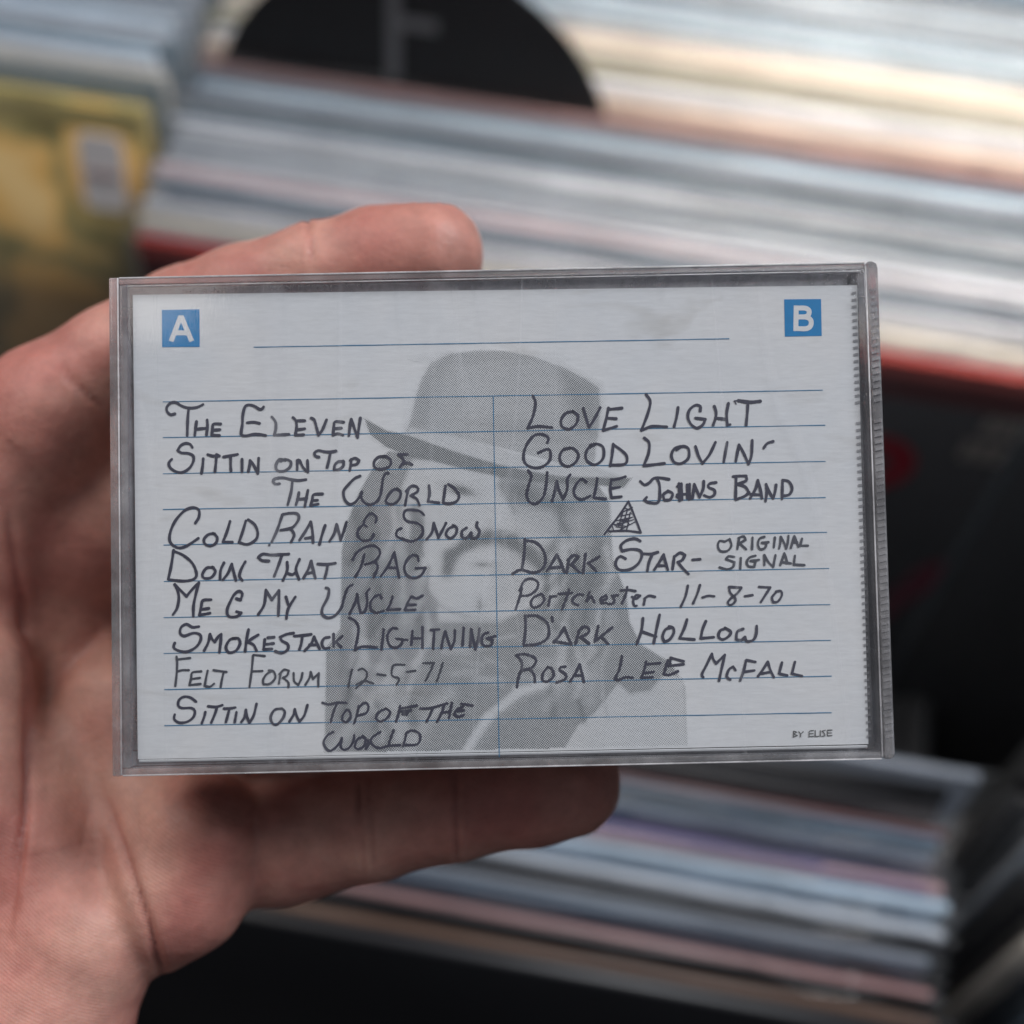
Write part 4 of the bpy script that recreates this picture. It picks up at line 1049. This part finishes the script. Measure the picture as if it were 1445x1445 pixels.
art('plum_streak', [(.306, -.108), (.3145, -.100), (.3145, -.118), (.292, -.175), (.282, -.19)], (.16, .015, .04), front)

# divider card with a round head and the letter F
dv = empty('divider_card', Matrix.Translation((-0.084, 0.3142, ZT)) @ Matrix.Rotation(-R(18), 4, 'X'), 'black divider card with a round head and a grey letter F, among upper records', 'divider card')
pts = [(0.0772 * math.cos(R(a)), -0.028 + 0.0772 * math.sin(R(a))) for a in np.linspace(0, 180, 60)] + [(-.0772, -.30), (.0772, -.30)]
n = len(pts)
me = mesh('card_plate', [(a, 0, b_) for a, b_ in pts] + [(a, .0016, b_) for a, b_ in pts], [tuple(range(n)), tuple(range(2 * n - 1, n - 1, -1))] + [(i, i + n, (i + 1) % n + n, (i + 1) % n) for i in range(n)])
link('card_plate', me, simple('black_divider_plastic', (0.010, 0.010, 0.012), 0.6), dv)
LF = [(a + .005, b_ * 1.12 + .001) for a, b_ in [(-.0145, .001), (-.0095, .001), (-.0095, .0185), (.004, .0185), (.004, .0225), (-.0095, .0225), (-.0095, .0345), (.0045, .0345), (.0045, .0385), (-.0145, .0385)]]
n = len(LF)
me = mesh('letter', [(a, -.0008, b_) for a, b_ in LF] + [(a, -.0002, b_) for a, b_ in LF], [tuple(range(n)), tuple(range(2 * n - 1, n - 1, -1))] + [(i, i + n, (i + 1) % n + n, (i + 1) % n) for i in range(n)])
link('letter', me, simple('grey_letter_print', (0.19, 0.19, 0.20), 0.5), dv)

# left bin with the painted cover in front
def paint_mat():
    m, nt, b = mat_new('painted_cover')
    b.inputs['Roughness'].default_value = 0.3
    tc = N(nt, 'ShaderNodeTexCoord')
    no = N(nt, 'ShaderNodeTexNoise', i_Scale=24.0, i_Detail=4.0, i_Distortion=0.6)
    nt.links.new(tc.outputs['Object'], no.inputs['Vector'])
    cr = N(nt, 'ShaderNodeValToRGB')
    e = cr.color_ramp.elements
    e[0].position = 0.34; e[0].color = (.09, .055, .03, 1)
    e[1].position = 0.43; e[1].color = (.22, .19, .06, 1)
    for p, c in ((.50, (.46, .36, .14, 1)), (.54, (.80, .46, .12, 1)), (.64, (.9, .62, .26, 1))):
        q = e.new(p); q.color = c
    nt.links.new(no.outputs['Fac'], cr.inputs[0])
    # darker brown towards the painted ground
    sx = N(nt, 'ShaderNodeSeparateXYZ'); nt.links.new(tc.outputs['Object'], sx.inputs[0])
    mr = N(nt, 'ShaderNodeMapRange'); mr.inputs[1].default_value = -.045; mr.inputs[2].default_value = -.085
    nt.links.new(sx.outputs[2], mr.inputs[0])
    mx = N(nt, 'ShaderNodeMix', data_type='RGBA'); mx.inputs['B'].default_value = (.05, .03, .02, 1)
    ms = N(nt, 'ShaderNodeMath', operation='MULTIPLY'); ms.inputs[1].default_value = .8
    nt.links.new(mr.outputs[0], ms.inputs[0])
    nt.links.new(ms.outputs[0], mx.inputs['Factor']); nt.links.new(cr.outputs[0], mx.inputs['A'])
    nt.links.new(mx.outputs['Result'], b.inputs['Base Color'])
    return m
PAL['painted'] = (.4, .35, .12)
CARDM['painted'] = paint_mat()
lf = sleeve(-0.178 - .315, 0.283, 'painted', 'record sleeve with a yellow-green painted cover and white price sticker, front of the left bin', 'record sleeves in the left bin', t=0.004, lean=R(28))
art('yellow_border', [(0.0005, -.009), (.3145, -.009), (.3145, -.0002), (.0005, -.0002)], (.62, .50, .18), lf, -0.0005)
def rrect(x0, z0, x1, z1, r):
    o = []
    for cx, cz, a in ((x1 - r, z1 - r, 0), (x0 + r, z1 - r, 90), (x0 + r, z0 + r, 180), (x1 - r, z0 + r, 270)):
        o += [(cx + r * math.cos(R(a + t)), cz + r * math.sin(R(a + t))) for t in (0, 30, 60, 90)]
    return o
art('price_sticker', rrect(.290, -.040, .307, -.010, .003), (.92, .88, .88), lf, -0.0022)
art('sticker_print', [(.292, -.026), (.305, -.026), (.305, -.0245), (.292, -.0245)], (.35, .22, .22), lf, -.0029)
y = .283
for i, c in enumerate(['yellow', 'teal', 'cream', 'cream', 'white', 'pale blue', 'teal', 'white', 'pale blue', 'pale grey', 'slate blue', 'pale grey', 'grey', 'white', 'pale grey', 'teal', 'pale blue', 'grey', 'white', 'grey', 'pale blue', 'grey']):
    y += RN.uniform(.0040, .0054)
    sleeve(-0.178 - .315 + RN.uniform(-.004, .004), y, c, '%s edged record sleeve in the left bin, %s behind the painted cover' % (c, nth(i)), 'record sleeves in the left bin', t=RN.choice((.0028, .0034, .0040)), yaw=RN.uniform(-.012, .012))

# lower bin in front
LO = ['brown', 'black', 'salmon', 'slate blue', 'grey', 'black', 'pale grey', 'pale blue', 'dusty pink', 'purple', 'slate blue', 'grey', 'slate blue', 'dark red', 'black', 'black']  # colours chosen darker, putting the shadow over this bin into the sleeves
front2 = sleeve(-0.197, 0.018, 'black', 'black record sleeve, front of the lower bin under the palm', 'record sleeves in the lower bin', t=.004, film=False)
y = .018
for i, c in enumerate(LO):
    y += RN.uniform(.0036, .0046)
    sleeve(-0.195 + RN.uniform(-.003, .003), y, c, '%s edged record sleeve in the lower bin, %s behind its black front sleeve' % (c, nth(i)), 'record sleeves in the lower bin', t=RN.choice((.0028, .0034)), yaw=RN.uniform(-.01, .01), film=(c != 'black'))
sleeve(-0.186, 0.0905, 'grey', 'grey record sleeve tipped up at its right corner, at the back of the lower bin', 'record sleeves in the lower bin', roll=-R(3.2), z=ZT - .012, lean=R(13))
# bin to the right of the upper one: only its black front sleeves reach the picture
for i, c in enumerate(['black', 'slate blue', 'black', 'grey']):
    sleeve(0.1555, 0.2289 + i * .005, c, '%s record sleeve at the right edge, %s from the front in its bin' % (c, nth(i)), 'record sleeves in the far right bin', z=ZT - .004)
# right-hand bin
RB = ['grey', 'pale blue', 'black', 'slate blue', 'black', 'cream', 'black', 'black', 'slate blue', 'pale grey', 'black', 'black', 'black']
y = .004
for i, c in enumerate(RB):
    y += RN.uniform(.006, .010)
    sleeve(0.151 + RN.uniform(-.003, .010), y, c, '%s edged record sleeve in the right-hand bin, %s from the front' % (c, nth(i)), 'record sleeves in the right-hand bin', t=RN.choice((.0028, .0034)), yaw=RN.uniform(-.02, .02), z=ZT - .02 + RN.uniform(-.012, .008), film=(i % 3 != 2))

# the bins themselves: black laminate boards
def bin_(x0, x1, y0, y1, label, top=0.84, back=0.0):
    b = empty('record_bin', Matrix.Translation((x0, y0, 0)), label, 'record bin', 'black record bins')
    w, d = x1 - x0, y1 - y0
    for nm, lo, hi in (('side_board', (0, 0, 0.62), (.012, d, top)), ('side_board', (w - .012, 0, 0.62), (w, d, top)),
                       ('front_board', (.0125, 0, .62), (w - .0125, .012, top - .12)), ('back_board', (.0125, d - .012, .62), (w - .0125, d, top + back)),
                       ('bottom_board', (.0125, .0125, .62), (w - .0125, d - .0125, .632)), ('leg', (.02, .02, .0005), (.06, .06, .6195)), ('leg', (w - .06, .02, .0005), (w - .02, .06, .6195)),
                       ('leg', (.02, d - .06, .0005), (.06, d - .02, .6195)), ('leg', (w - .06, d - .06, .0005), (w - .02, d - .02, .6195))):
        link(nm, box_mesh(nm, lo, hi, .001, 1), M_BLACK, b)
    return b
bin_(-0.186, 0.165, 0.115, 0.50, 'black laminate record bin behind the case, full of pale-edged sleeves', top=.84, back=.0)
bin_(-0.520, -0.190, 0.115, 0.50, 'black laminate record bin on the left with the painted cover at its front', top=.84)
bin_(-0.212, 0.134, -0.110, 0.112, 'black laminate record bin in front, under the palm of the hand', top=.84)
bin_(0.138, 0.50, -0.110, 0.112, 'black laminate record bin at the lower right corner', top=.84)
bin_(0.167, 0.52, 0.115, 0.50, 'black laminate record bin at the right edge, beside the upper bin', top=.84)
